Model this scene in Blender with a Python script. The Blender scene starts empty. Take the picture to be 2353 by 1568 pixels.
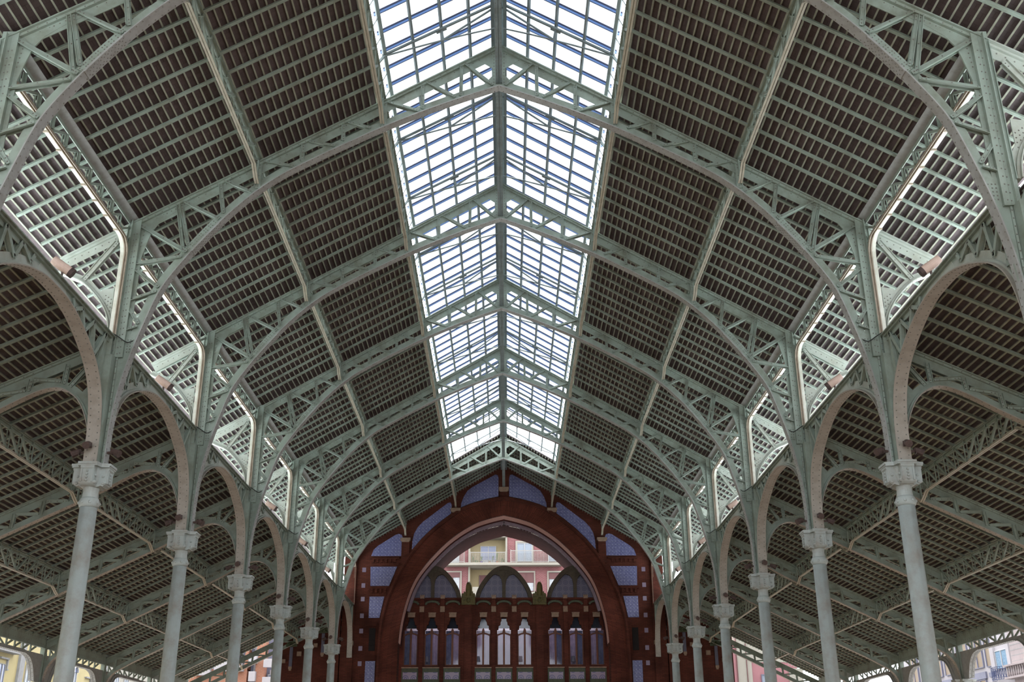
import bpy, math, random
from mathutils import Vector, Matrix
from mathutils.geometry import tessellate_polygon
random.seed(7)
ZO = 1.65                       # eye height: all z values below are measured from the eye
V = Vector
PI = math.pi
scene = bpy.context.scene
col = scene.collection

# ------------------------------------------------------------------ materials
def nt(name):
    m = bpy.data.materials.new(name); m.use_nodes = True
    t = m.node_tree; b = t.nodes['Principled BSDF']
    return m, t, b

def N(t, kind, **kw):
    n = t.nodes.new(kind)
    for k, v in kw.items():
        if k in n.inputs: n.inputs[k].default_value = v
        else: setattr(n, k, v)
    return n

def ramp(t, fac, stops):
    r = t.nodes.new('ShaderNodeValToRGB')
    el = r.color_ramp.elements
    while len(el) < len(stops): el.new(0.5)
    for e, (p, c) in zip(el, stops):
        e.position = p; e.color = (c[0], c[1], c[2], 1)
    t.links.new(fac, r.inputs[0])
    return r.outputs[0]

def paint(name, c, c2, scale=1.3, rough=.55, spec=.3, bump=.0, metallic=0.0):
    m, t, b = nt(name)
    tc = N(t, 'ShaderNodeTexCoord')
    n1 = N(t, 'ShaderNodeTexNoise'); n1.inputs['Scale'].default_value = scale; n1.inputs['Detail'].default_value = 6
    n1.inputs['Roughness'].default_value = .65
    t.links.new(tc.outputs['Object'], n1.inputs['Vector'])
    o = ramp(t, n1.outputs['Fac'], [(.30, c2), (.56, c), (1, tuple(min(1, v*1.06) for v in c))])
    t.links.new(o, b.inputs['Base Color'])
    b.inputs['Roughness'].default_value = rough
    b.inputs['Metallic'].default_value = metallic
    b.inputs['Specular IOR Level'].default_value = spec
    if bump:
        bp = N(t, 'ShaderNodeBump'); bp.inputs['Strength'].default_value = bump; bp.inputs['Distance'].default_value = .02
        n2 = N(t, 'ShaderNodeTexNoise'); n2.inputs['Scale'].default_value = scale*12
        t.links.new(tc.outputs['Object'], n2.inputs['Vector'])
        t.links.new(n2.outputs['Fac'], bp.inputs['Height']); t.links.new(bp.outputs[0], b.inputs['Normal'])
    return m

def flat(name, c, rough=.6, spec=.3, metallic=0):
    m, t, b = nt(name)
    b.inputs['Base Color'].default_value = (*c, 1); b.inputs['Roughness'].default_value = rough
    b.inputs['Specular IOR Level'].default_value = spec; b.inputs['Metallic'].default_value = metallic
    return m

def brickmat(name, c1, c2, mortar, axes='xz', w=.27, h=.075, ms=.012, uv=False, dirt=.5):
    m, t, b = nt(name)
    tc = N(t, 'ShaderNodeTexCoord')
    sep = N(t, 'ShaderNodeSeparateXYZ'); comb = N(t, 'ShaderNodeCombineXYZ')
    t.links.new(tc.outputs['UV' if uv else 'Object'], sep.inputs[0])
    if uv: a = ('X', 'Y')
    else: a = (axes[0].upper(), axes[1].upper())
    t.links.new(sep.outputs[a[0]], comb.inputs[0]); t.links.new(sep.outputs[a[1]], comb.inputs[1])
    br = N(t, 'ShaderNodeTexBrick')
    br.inputs['Scale'].default_value = 1; br.inputs['Brick Width'].default_value = w; br.inputs['Row Height'].default_value = h
    br.inputs['Mortar Size'].default_value = ms; br.inputs['Mortar Smooth'].default_value = .3
    br.inputs['Color1'].default_value = (*c1, 1); br.inputs['Color2'].default_value = (*c2, 1); br.inputs['Mortar'].default_value = (*mortar, 1)
    t.links.new(comb.outputs[0], br.inputs['Vector'])
    n1 = N(t, 'ShaderNodeTexNoise'); n1.inputs['Scale'].default_value = .9; n1.inputs['Detail'].default_value = 7
    t.links.new(tc.outputs['Object'], n1.inputs['Vector'])
    o = ramp(t, n1.outputs['Fac'], [(.3, (1-dirt,)*3), (.62, (1, 1, 1))])
    mx = N(t, 'ShaderNodeMixRGB'); mx.blend_type = 'MULTIPLY'; mx.inputs[0].default_value = 1
    t.links.new(br.outputs['Color'], mx.inputs[1]); t.links.new(o, mx.inputs[2])
    t.links.new(mx.outputs[0], b.inputs['Base Color'])
    bp = N(t, 'ShaderNodeBump'); bp.inputs['Strength'].default_value = .5; bp.inputs['Distance'].default_value = .01; bp.invert = True
    t.links.new(br.outputs['Fac'], bp.inputs['Height']); t.links.new(bp.outputs[0], b.inputs['Normal'])
    b.inputs['Roughness'].default_value = .85; b.inputs['Specular IOR Level'].default_value = .15
    return m

def studmat(name, base, line, pitch=.205, dark=(.03, .035, .09), light=(.5, .52, .7)):
    """glazed tile with a small raised diamond at every crossing"""
    m, t, b = nt(name)
    tc = N(t, 'ShaderNodeTexCoord'); sep = N(t, 'ShaderNodeSeparateXYZ'); t.links.new(tc.outputs['Object'], sep.inputs[0])
    def mth(op, a, bb=None, c=None):
        n = N(t, 'ShaderNodeMath'); n.operation = op
        for i, v in enumerate((a, bb, c)):
            if v is None: continue
            if isinstance(v, (int, float)): n.inputs[i].default_value = v
            else: t.links.new(v, n.inputs[i])
        return n.outputs[0]
    def cell(v): return mth('SUBTRACT', mth('FRACT', mth('DIVIDE', v, pitch)), .5)
    cx, cz = cell(sep.outputs['X']), cell(sep.outputs['Z'])
    d = mth('ADD', mth('ABSOLUTE', cx), mth('ABSOLUTE', cz))
    inside = mth('LESS_THAN', d, .2)
    ring = mth('LESS_THAN', mth('ABSOLUTE', mth('SUBTRACT', d, .42)), .05)
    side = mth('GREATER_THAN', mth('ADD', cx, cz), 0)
    n1 = N(t, 'ShaderNodeTexNoise'); n1.inputs['Scale'].default_value = 14; n1.inputs['Detail'].default_value = 3
    t.links.new(tc.outputs['Object'], n1.inputs['Vector'])
    bc = ramp(t, n1.outputs['Fac'], [(.35, line), (.6, base)])
    m1 = N(t, 'ShaderNodeMixRGB'); t.links.new(mth('MULTIPLY', ring, .5), m1.inputs[0]); t.links.new(bc, m1.inputs[1]); m1.inputs[2].default_value = (*line, 1)
    m2 = N(t, 'ShaderNodeMixRGB'); t.links.new(side, m2.inputs[0]); m2.inputs[1].default_value = (*dark, 1); m2.inputs[2].default_value = (*light, 1)  # lit and shaded half of each stud, painted in colour only
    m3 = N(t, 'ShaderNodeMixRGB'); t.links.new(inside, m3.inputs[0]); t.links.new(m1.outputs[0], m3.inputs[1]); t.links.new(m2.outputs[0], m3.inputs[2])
    t.links.new(m3.outputs[0], b.inputs['Base Color'])
    b.inputs['Roughness'].default_value = .32
    return m

def flowermat(name, base, line, pitch=.38):
    """tile with round flowers: concentric rings at every crossing"""
    m, t, b = nt(name)
    tc = N(t, 'ShaderNodeTexCoord'); sep = N(t, 'ShaderNodeSeparateXYZ'); t.links.new(tc.outputs['Object'], sep.inputs[0])
    comb = N(t, 'ShaderNodeCombineXYZ'); t.links.new(sep.outputs['X'], comb.inputs[0]); t.links.new(sep.outputs['Z'], comb.inputs[1])
    def mth(op, a, bb=None):
        n = N(t, 'ShaderNodeMath'); n.operation = op
        for i, v in enumerate((a, bb)):
            if v is None: continue
            if isinstance(v, (int, float)): n.inputs[i].default_value = v
            else: t.links.new(v, n.inputs[i])
        return n.outputs[0]
    def cell(v): return mth('SUBTRACT', mth('FRACT', mth('DIVIDE', v, pitch)), .5)
    cx, cz = cell(sep.outputs['X']), cell(sep.outputs['Z'])
    r = mth('SQRT', mth('ADD', mth('MULTIPLY', cx, cx), mth('MULTIPLY', cz, cz)))
    o = ramp(t, r, [(0, base), (.06, base), (.10, line), (.17, line), (.2, base), (.27, base), (.31, line), (.36, line), (.4, base)])
    for n in t.nodes:
        if n.type == 'VALTORGB': n.color_ramp.interpolation = 'LINEAR'
    t.links.new(o, b.inputs['Base Color']); b.inputs['Roughness'].default_value = .35
    return m

M = {}
M['steel'] = paint('painted_steel', (.265, .325, .285), (.185, .205, .165), 1.7, .5, .35)
M['steel_light'] = paint('painted_steel_pale', (.38, .42, .38), (.29, .30, .25), 1.5, .5, .35)
M['flange'] = paint('painted_flange', (.325, .335, .33), (.255, .255, .24), 5, .5, .35)
M['flange_cream'] = paint('cream_flange', (.40, .375, .305), (.32, .29, .22), 4, .5, .35)
M['flange_brown'] = paint('brownish_flange', (.34, .29, .23), (.24, .19, .14), 4, .5, .35)
M['trim_white'] = paint('pale_trim', (.62, .64, .58), (.50, .50, .42), 3, .5, .35)  # outer half of the eave flange painted near white for the daylight on it
M['batten'] = paint('cream_batten', (.31, .325, .265), (.25, .25, .19), 3, .6, .3)
M['flange_tan'] = paint('tan_flange', (.335, .31, .275), (.27, .245, .21), 4, .5, .35)  # flange paint warmed to tan, floor-bounced light put into its colour
M['vault'] = paint('dark_vault', (.05, .018, .018), (.035, .013, .013), 3, .9, .1)  # brick vault and street wall, their shade put into a darker colour
M['skysteel'] = paint('skylight_steel', (.17, .21, .22), (.12, .14, .14), 2, .5, .3)
M['cast'] = paint('cast_iron_paint', (.355, .40, .39), (.29, .28, .25), 2.2, .45, .4, .15)
M['rivet'] = paint('rivet_heads', (.20, .20, .185), (.15, .14, .12), 3, .6, .2)  # heads darker than the flange, part of their shadow is in the colour
M['tile'] = brickmat('roof_tile', (.135, .108, .113), (.122, .098, .103), (.107, .085, .09), 'xy', .31, .155, .006, dirt=.35)
M['covering'] = paint('outer_roof_covering', (.80, .86, .88), (.74, .79, .80), 1, .7, .2)
M['brick'] = brickmat('red_brick', (.125, .035, .022), (.09, .025, .016), (.06, .026, .02))
M['brick_arch'] = brickmat('red_brick_arch', (.145, .041, .025), (.10, .027, .018), (.045, .017, .013), uv=True, w=.6, h=.075, ms=.012)
M['stone'] = paint('corbel_stone', (.28, .20, .15), (.19, .14, .10), 6, .85, .1, .3)
M['blue_stud'] = studmat('blue_stud_tile', (.17, .18, .34), (.10, .105, .24))
M['flower'] = flowermat('flower_tile', (.10, .09, .15), (.04, .035, .09))
M['flower_light'] = flowermat('flower_tile_light', (.22, .17, .25), (.07, .065, .17), .5)
M['green_glaze'] = paint('green_glaze', (.045, .06, .025), (.025, .032, .014), 8, .4, .4, .3)
M['gold'] = paint('mossy_gold', (.11, .09, .025), (.035, .04, .012), 9, .5, .4, .5)
M['dome'] = paint('dome_render', (.085, .075, .058), (.06, .05, .04), 5, .9, .1, .2)
M['wood'] = paint('window_wood', (.12, .04, .018), (.08, .026, .012), 7, .5, .3)
M['fix'] = paint('rusty_brown_lamp', (.085, .055, .05), (.05, .035, .03), 12, .6, .3)
M['lamp_pink'] = paint('pink_lamp_casing', (.60, .45, .39), (.5, .36, .3), 6, .5, .3)
M['lamp_in'] = flat('lamp_inside', (.10, .05, .02), .5)
M['white'] = flat('white_plastic', (.75, .75, .73), .4)
M['soffit_pink'] = paint('pink_soffit_plaster', (.50, .31, .28), (.42, .24, .21), 9, .85, .1, .3)  # pale pink lining stands for street light on the brick soffit
M['brick_dark'] = brickmat('dark_brick', (.085, .026, .022), (.065, .02, .018), (.045, .02, .018))  # darker copy of the brick with shade put into its colour
M['soffit'] = paint('lilac_plaster', (.22, .19, .23), (.17, .14, .18), 4, .8, .1)
M['dark'] = flat('dark_void', (.015, .012, .012), .9)
M['ground'] = paint('ground_paving', (.145, .098, .062), (.115, .078, .048), .3, .8, .2)
M['asphalt'] = paint('street_asphalt', (.10, .10, .10), (.08, .078, .075), .3, .9, .1)
M['cable'] = flat('black_cable', (.02, .02, .02), .7)

def emis(name, c, s):
    m, t, b = nt(name)
    b.inputs['Base Color'].default_value = (*c, 1); b.inputs['Emission Color'].default_value = (*c, 1); b.inputs['Emission Strength'].default_value = s
    return m

def glassmat(name, tint=(.93, .96, 1.0), gloss=.08):
    m, t, b = nt(name)
    out = t.nodes['Material Output']
    tr = N(t, 'ShaderNodeBsdfTransparent'); tr.inputs[0].default_value = (*tint, 1)
    gl = N(t, 'ShaderNodeBsdfGlossy'); gl.inputs['Roughness'].default_value = .04
    mx = N(t, 'ShaderNodeMixShader'); mx.inputs[0].default_value = gloss
    t.links.new(tr.outputs[0], mx.inputs[1]); t.links.new(gl.outputs[0], mx.inputs[2]); t.links.new(mx.outputs[0], out.inputs['Surface'])
    t.nodes.remove(b)
    return m
M['glass'] = glassmat('skylight_glass', (.56,.58,.59))
def transl(name, c):
    m, t, b = nt(name); out = t.nodes['Material Output']
    tr = N(t, 'ShaderNodeBsdfTranslucent'); tr.inputs[0].default_value = (*c, 1)
    t.links.new(tr.outputs[0], out.inputs['Surface']); t.nodes.remove(b)
    return m
M['bar_blue'] = transl('glazing_strip_blue', (.22, .28, .40))
M['gasket'] = flat('glazing_gasket', (.05, .055, .11), .6)

# ------------------------------------------------------------------ mesh builder
class MB:
    def __init__(s): s.v = []; s.f = []; s.m = []; s.uvs = None
    def add(s, vs, fs, m=0):
        o = len(s.v); s.v += [tuple(p) for p in vs]
        for f in fs: s.f.append([i+o for i in f]); s.m.append(m)
    def box(s, x0, x1, y0, y1, z0, z1, m=0):
        s.add([(x0,y0,z0),(x1,y0,z0),(x1,y1,z0),(x0,y1,z0),(x0,y0,z1),(x1,y0,z1),(x1,y1,z1),(x0,y1,z1)],
              [(3,2,1,0),(4,5,6,7),(0,1,5,4),(1,2,6,5),(2,3,7,6),(3,0,4,7)], m)
        return s
    def bar(s, p, q, w, h, up=(0,0,1), m=0, ou=0.0, os=0.0):
        """bar from p to q; w across (side), h along the up-ish normal; ou / os shift along normal / side"""
        p, q, up = V(p), V(q), V(up); d = (q-p).normalized()
        sd = d.cross(up)
        if sd.length < 1e-6: sd = d.cross(V((1,0,0)))
        sd.normalize(); n = sd.cross(d).normalized()
        p = p+n*ou+sd*os; q = q+n*ou+sd*os
        a, b = sd*w/2, n*h/2
        s.add([p-a-b,p+a-b,p+a+b,p-a+b,q-a-b,q+a-b,q+a+b,q-a+b],
              [(3,2,1,0),(4,5,6,7),(0,1,5,4),(1,2,6,5),(2,3,7,6),(3,0,4,7)], m)
        return s
    def poly(s, pts, n, t, m=0, off=0.0):
        """flat polygon (3D points) thickened by t along n, centred on off"""
        n = V(n).normalized(); pts = [V(p) for p in pts]; k = len(pts)
        tris = tessellate_polygon([pts])
        A = [p+n*(off-t/2) for p in pts]; B = [p+n*(off+t/2) for p in pts]
        fs = [tuple(reversed(x)) for x in tris]+[tuple(i+k for i in x) for x in tris]
        fs += [(i, (i+1) % k, (i+1) % k+k, i+k) for i in range(k)]
        s.add(A+B, fs, m); return s
    def sweep(s, path, bn, w, t, off=0.0, m=0, closed=False):
        """rectangle swept on a planar path; w along bn, thickness from off to off+t along (bn x tangent)"""
        P = [V(p) for p in path]; bn = V(bn).normalized(); k = len(P); vs = []
        for i, p in enumerate(P):
            a = (P[i]-P[i-1]).normalized() if i else (P[1]-P[0]).normalized()
            b = (P[i+1]-P[i]).normalized() if i < k-1 else a
            if i == 0: a = b
            tg = (a+b).normalized(); n = bn.cross(tg).normalized(); c = max(.3, tg.dot(a)); 
            for (u, v) in ((-w/2, off), (w/2, off), (w/2, off+t), (-w/2, off+t)):
                vs.append(p+bn*u+n*(v/c))
        fs = [(0,1,2,3), tuple((k-1)*4+j for j in (3,2,1,0))]
        for i in range(k-1):
            o = i*4
            for j in range(4): fs.append((o+j, o+4+j, o+4+(j+1) % 4, o+(j+1) % 4))
        s.add(vs, fs, m); return s
    def rivet(s, p, n, r=.017, h=.012, m=1):
        p, n = V(p), V(n).normalized(); a = n.orthogonal().normalized(); b = n.cross(a)
        vs = [p+(a*math.cos(i*PI/3)+b*math.sin(i*PI/3))*r for i in range(6)]
        vs += [p+n*h*.8+(a*math.cos(i*PI/3)+b*math.sin(i*PI/3))*r*.55 for i in range(6)]
        fs = [(i, (i+1) % 6, (i+1) % 6+6, i+6) for i in range(6)]+[(6,7,8,9,10,11)]
        s.add(vs, fs, m)
    def rivets(s, path, bn, off, vlist, pitch=.16, side=-1, stag=True, start=.06, r=.017, m=1):
        """rows of rivets on a swept flange's face at distance off"""
        P = [V(p) for p in path]; bn = V(bn).normalized()
        for q, vv in enumerate(vlist):
            d = start+(pitch/2 if (stag and q % 2) else 0)
            for i in range(len(P)-1):
                L = (P[i+1]-P[i]).length; tg = (P[i+1]-P[i]).normalized(); n = bn.cross(tg).normalized()
                while d < L:
                    s.rivet(P[i]+tg*d+bn*vv+n*off, n*side, r, .012, m); d += pitch
                d -= L
    def lathe(s, prof, c=(0,0,0), seg=16, m=0, fn=None):
        cx, cy, cz = c; vs = []; k = len(prof)
        for (r, z) in prof:
            for i in range(seg):
                a = 2*PI*i/seg; rr = r*(fn(a, z) if fn else 1)
                vs.append((cx+rr*math.cos(a), cy+rr*math.sin(a), cz+z))
        fs = []
        for j in range(k-1):
            for i in range(seg):
                fs.append((j*seg+i, j*seg+(i+1) % seg, (j+1)*seg+(i+1) % seg, (j+1)*seg+i))
        fs.append(tuple(reversed(range(seg)))); fs.append(tuple((k-1)*seg+i for i in range(seg)))
        s.add(vs, fs, m); return s
    def tube(s, path, r, seg=6, m=0):
        P = [V(p) for p in path]; vs = []; k = len(P)
        for i, p in enumerate(P):
            tg = (P[min(i+1, k-1)]-P[max(i-1, 0)]).normalized(); a = tg.orthogonal().normalized(); b = tg.cross(a)
            rr = r[i] if isinstance(r, (list, tuple)) else r
            for j in range(seg): vs.append(p+(a*math.cos(2*PI*j/seg)+b*math.sin(2*PI*j/seg))*rr)
        fs = []
        for i in range(k-1):
            for j in range(seg): fs.append((i*seg+j, i*seg+(j+1) % seg, (i+1)*seg+(j+1) % seg, (i+1)*seg+j))
        fs.append(tuple(reversed(range(seg)))); fs.append(tuple((k-1)*seg+j for j in range(seg)))
        s.add(vs, fs, m); return s
    def build(s, name, mats, parent=None, sx=1, o=(0,0,0), smooth=False, loc=None):
        if not isinstance(mats, (list, tuple)): mats = [mats]
        me = bpy.data.meshes.new(name)
        vs = [((x-o[0])*sx, y-o[1], z-o[2]) for (x, y, z) in s.v]
        fs = s.f if sx > 0 else [list(reversed(f)) for f in s.f]
        me.from_pydata(vs, [], fs)
        for mm in mats: me.materials.append(mm if not isinstance(mm, str) else M[mm])
        if len(mats) > 1: me.polygons.foreach_set('material_index', [min(i, len(mats)-1) for i in s.m])
        if smooth: me.polygons.foreach_set('use_smooth', [True]*len(me.polygons))
        if s.uvs:
            uv = me.uv_layers.new(name='UVMap')
            for p in me.polygons:
                for li, vi in zip(p.loop_indices, p.vertices): uv.data[li].uv = s.uvs[vi]
        me.validate()
        import bmesh
        bm = bmesh.new(); bm.from_mesh(me); bmesh.ops.recalc_face_normals(bm, faces=bm.faces); bm.to_mesh(me); bm.free()
        ob = bpy.data.objects.new(name, me); col.objects.link(ob)
        if parent is not None: ob.parent = parent
        if loc is not None: ob.location = loc
        return ob

def tag(o, label=None, cat=None, group=None, kind=None):
    if label: o['label'] = label
    if cat: o['category'] = cat
    if group: o['group'] = group
    if kind: o['kind'] = kind
    return o
def empty(name, loc):
    o = bpy.data.objects.new(name, None); o.empty_display_size = .2; col.objects.link(o); o.location = loc; return o
KIDS = {}
def copy_tree(o, parent=None):
    c = o.copy(); col.objects.link(c)
    if parent is not None: c.parent = parent
    for ch in list(KIDS.get(o.name, [])): copy_tree(ch, c)
    return c
CACHE = {}
def inst(key, name, builder, loc, label, cat, group=None, kind='thing'):
    """first call builds, later calls copy the thing and its parts"""
    if key in CACHE:
        r = copy_tree(CACHE[key]); r.location = loc
    else:
        r = empty(name, loc); builder(r); CACHE[key] = r
        for d in [r]+list(r.children_recursive): KIDS[d.name] = list(d.children)
    tag(r, label, cat, group, kind)
    return r
ORD = ['first', 'second', 'third', 'fourth', 'fifth', 'sixth', 'seventh', 'eighth']
SIDE = {-1: 'left', 1: 'right'}

def spline(pts, n=6):
    out = []; P = [V(p) for p in pts]
    for i in range(len(P)-1):
        p0 = P[max(i-1, 0)]; p1 = P[i]; p2 = P[i+1]; p3 = P[min(i+2, len(P)-1)]
        for j in range(n):
            t = j/n
            out.append(.5*((2*p1)+(-p0+p2)*t+(2*p0-5*p1+4*p2-p3)*t*t+(-p0+3*p1-3*p2+p3)*t*t*t))
    out.append(P[-1]); return out

# ------------------------------------------------------------------ layout
YF = [16.10, 23.165, 30.23, 37.295, 44.36, 51.20, 58.04, 64.88]     # frames 0..6 and the end wall
YB = [9.035, 1.97, -5.095, -12.16]                                   # behind the camera
RS = .594
def RP(x): return 17.87-RS*abs(x)
def AR(x): return 9.55-.475*(abs(x)-9)
RN = V((RS, 0, 1)).normalized()      # positive side roof normal
AN = V((.475, 0, 1)).normalized()
ARCH2 = spline([(8.76,6.43),(8.76,6.9),(8.75,7.4),(8.69,8.1),(8.55,8.9),(8.34,9.72),(8.02,10.72),(7.56,11.5),(7.02,12.25),(6.32,13.06),(5.53,13.76),(4.58,14.35),(3.7,14.84),(2.89,15.27),(2.03,15.68),(1.1,16.08),(.3,16.39),(0,16.5)], 6)
def xz(pts, y=0): return [V((p[0], y, p[1])) for p in pts]

def strut(mb, x1, z1, x2, z2, w=.085, pair=.045, riv=True, y=0.0):
    p, q = V((x1, y, z1)), V((x2, y, z2)); d = (q-p).normalized(); n = V((-d.z, 0, d.x))
    for sg in (-1, 1):
        mb.bar(p+V((0, sg*pair, 0)), q+V((0, sg*pair, 0)), .012, w, n)
        mb.bar(p+V((0, sg*(pair+.025), 0)), q+V((0, sg*(pair+.025), 0)), .05, .014, n, ou=w/2-.007 if sg < 0 else .0)
    mb.bar(p, q, pair*2, .02, n)
    if riv:
        L = (q-p).length
        for dd in (.05, .13, L*.5, L-.13, L-.05):
            if dd < L: mb.rivet(p+d*dd-n*.012+V((0, -(pair+.006), 0)), (0, -1, 0), .016)

# ------------------------------------------------------------------ nave truss
def build_truss(root):
    O = (0, 0, 6.43)
    for s in (-1, 1):
        K = dict(sx=s, o=O, parent=root)
        A = xz(ARCH2)
        mb = MB()
        mb.sweep(A, (0,1,0), .25, .025, -.025)                 # soffit flange, face towards the nave
        mb.sweep(A, (0,1,0), .13, .05, 0, m=2)
        mb.sweep(A, (0,1,0), .018, .20, .02, m=2)
        mb.sweep(A[44:51], (0,1,0), .25, .014, -.039)       # splice plate
        mb.rivets(A, (0,1,0), -.025, (-.085, .085), .155, -1)
        mb.rivets(A[44:51], (0,1,0), -.039, (-.085, -.04, .04, .085), .09, -1, True)
        # web splice
        sp = A[44:52]
        mb.sweep(sp, (0,1,0), .045, .13, .07, m=2)
        for yy in (-.0235,):
            for i in range(len(sp)-1):
                tg = (sp[i+1]-sp[i]).normalized(); n = V((0,1,0)).cross(tg)
                L = (sp[i+1]-sp[i]).length; d = .03
                while d < L:
                    for v in (.1, .16): mb.rivet(sp[i]+tg*d+n*v+V((0, yy, 0)), (0,-1,0), .015)
                    d += .1
        mb.build('arch_rib', ['flange', 'rivet', 'steel'], **K)
        # top chord
        mb = MB()
        p, q = V((9.0, 0, RP(9.0)-.10)), V((0, 0, RP(0)-.10))
        up = RN
        mb.bar(p, q, .26, .028, up); mb.bar(p, q, .15, .06, up, ou=-.04); mb.bar(p, q, .018, .27, up, ou=-.14)
        for x in [0.25+.16*i for i in range(54)]:
            b = V((x, 0, RP(x)-.10))
            mb.rivet(b-up*.045+V((0, -.076, 0)), (0,-1,0), .015)
            if (x*100) % 3 < 2: mb.rivet(b-up*.105+V((0, -.01, 0)), (0,-1,0), .015)
        mb.build('top_chord', ['steel', 'rivet'], **K)
        # corner gusset
        mb = MB()
        g = [(8.9,12.5),(7.62,13.24),(7.63,13.02),(7.95,12.82),(8.25,12.58),(8.42,12.33),(8.50,12.05),(8.60,11.6),(8.9,11.6)]
        mb.poly(xz(g), (0,1,0), .03)
        for (x0,z0) in [(7.72,13.06),(7.82,12.99),(7.92,12.93),(8.02,12.87),(8.12,12.81),(8.6,12.4),(8.61,12.3),(8.62,12.2),(8.63,12.1),(8.64,12.0),(8.65,11.9),(8.7,12.45),(8.7,12.3),(8.7,12.15),(8.71,12.0),(8.72,11.85),(8.2,12.85),(8.3,12.79),(8.4,12.72)]:
            mb.rivet((x0, -.016, z0), (0,-1,0), .016)
        mb.build('corner_gusset', ['steel', 'rivet'], **K)
        # pier post
        mb = MB()
        mb.box(8.84, 9.14, -.30, .30, 6.43, 9.0)
        mb.box(8.68, 8.98, -.10, .10, 9.0, 12.62)
        for sg in (-1, 1):
            mb.box(8.86, 8.875, sg*.10, sg*.19, 9.0, 12.55); mb.box(8.80, 8.93, sg*.10-.006, sg*.10+.006, 9.0, 12.55)
            mb.box(8.965, 8.98, sg*.10, sg*.14, 9.5, 12.4)
        wb = [(8.86,6.43),(8.86,9.55)]+[(x-.0, z) for (x, z) in [(8.40,9.62),(8.52,9.0),(8.67,8.1),(8.73,7.4),(8.75,6.43)]]
        mb.poly(xz(wb), (0,1,0), .05)
        mb.box(8.79, 8.83, -.06, .06, 6.43, 9.0)
        mb.box(8.60, 8.68, -.012, .012, 9.5, 12.4)
        z = 6.6
        while z < 12.3:
            mb.rivet((8.81, -.062 if z < 9 else -.108, z), (0,-1,0), .016)
            if z > 9.05: mb.rivet((8.91, -.108, z+.07), (0,-1,0), .016); mb.rivet((8.75, -.102, z+.02), (0,-1,0), .016)
            z += .155
        for i in range(5):
            for j in range(5): mb.rivet((8.50+.065*i, -.027, 9.15+.075*j), (0,-1,0), .016)
        mb.build('pier_post', ['steel', 'rivet'], **K)
        # struts
        SL = [(8.72,12.47,7.52,11.74,.10),(7.80,13.05,7.50,11.9,.07),(7.87,13.02,7.60,11.75,.07),(7.72,13.12,6.82,12.64,.085),(6.89,13.6,6.74,12.8,.085),(6.76,13.7,6.08,13.38,.085),
              (5.97,14.2,5.97,13.5,.15),(5.86,14.28,5.08,14.12,.085),(4.92,14.75,4.93,14.28,.085),(4.77,14.85,4.12,14.72,.085),(3.94,15.35,3.93,14.87,.085),(3.82,15.42,3.25,15.25,.085),
              (2.93,16.05,2.93,15.28,.15),(2.83,16.02,2.05,15.76,.085),(1.97,16.6,1.95,15.82,.085),(1.88,16.65,1.12,16.18,.085),(.97,17.2,.98,16.22,.085),(.88,17.22,.16,16.55,.085),
              (8.78,11.42,7.62,11.62,.085),(8.76,11.33,8.08,10.80,.085),(8.78,10.45,8.12,10.70,.085),(8.78,10.36,8.44,9.86,.075),(8.80,9.68,8.46,9.80,.075)]
        for (a, b, c, d, w) in SL:
            mb = MB(); strut(mb, a, b, c, d, w); mb.build('strut', ['steel', 'rivet'], **K)
        # ridge gusset half
        mb = MB()
        mb.poly(xz([(0,17.75),(.17,17.6),(.17,17.2),(.17,16.85),(.42,16.55),(.42,16.36),(0,16.52)]), (0,1,0), .03)
        mb.poly(xz([(.17,17.45),(.17,17.1),(.5,17.33)]), (0,1,0), .03)
        for i in range(10): mb.rivet((.13, -.017, 16.65+i*.1), (0,-1,0), .016)
        for i in range(7): mb.rivet((1.02-.09*i+ -.1, -.012, 16.23+.035*i), (0,-1,0), .015)
        mb.build('ridge_gusset', ['steel', 'rivet'], **K)
        # overhang bracket
        mb = MB()
        p, q = V((8.98, 0, RP(8.98)-.10)), V((10.5, 0, RP(10.5)-.10))
        mb.bar(p, q, .26, .028, RN); mb.bar(p, q, .018, .24, RN, ou=-.13); mb.bar(p, q, .12, .05, RN, ou=-.04)
        for i in range(9): mb.rivet(V((9.2+.15*i, -.011, RP(9.2+.15*i)-.10))-RN*.13, (0,-1,0), .017)
        br = xz(spline([(9.08,9.55),(9.13,9.9),(9.26,10.22),(9.5,10.56),(9.88,10.93),(10.25,11.1),(10.5,11.22)], 4))
        mb.sweep(br, (0,1,0), .22, .025, 0); mb.sweep(br, (0,1,0), .018, .14, -.14); mb.sweep(br, (0,1,0), .1, .05, -.05)
        mb.rivets(br, (0,1,0), .025, (-.07, .07), .12, 1)
        mb.poly(xz([(9.13,9.7),(9.30,10.25),(9.5,10.55),(9.42,10.75),(9.13,10.8)]), (0,1,0), .024)
        for i in range(3):
            for j in range(4): mb.rivet((9.17+.07*i, -.013, 10.2+.1*j+.05*i), (0,-1,0), .017)
        strut(mb, 9.22, 12.0, 9.88, 11.0, .1)
        mb.build('overhang_bracket', ['steel_light', 'rivet'], **K)

for i in range(0, 7):
    inst('truss', 'arched_roof_truss', build_truss, (0, YF[i], 6.43+ZO),
         f'pale green riveted arched truss spanning the nave, {ORD[i]} from the camera', 'roof truss', 'arched trusses of the central nave')

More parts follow.
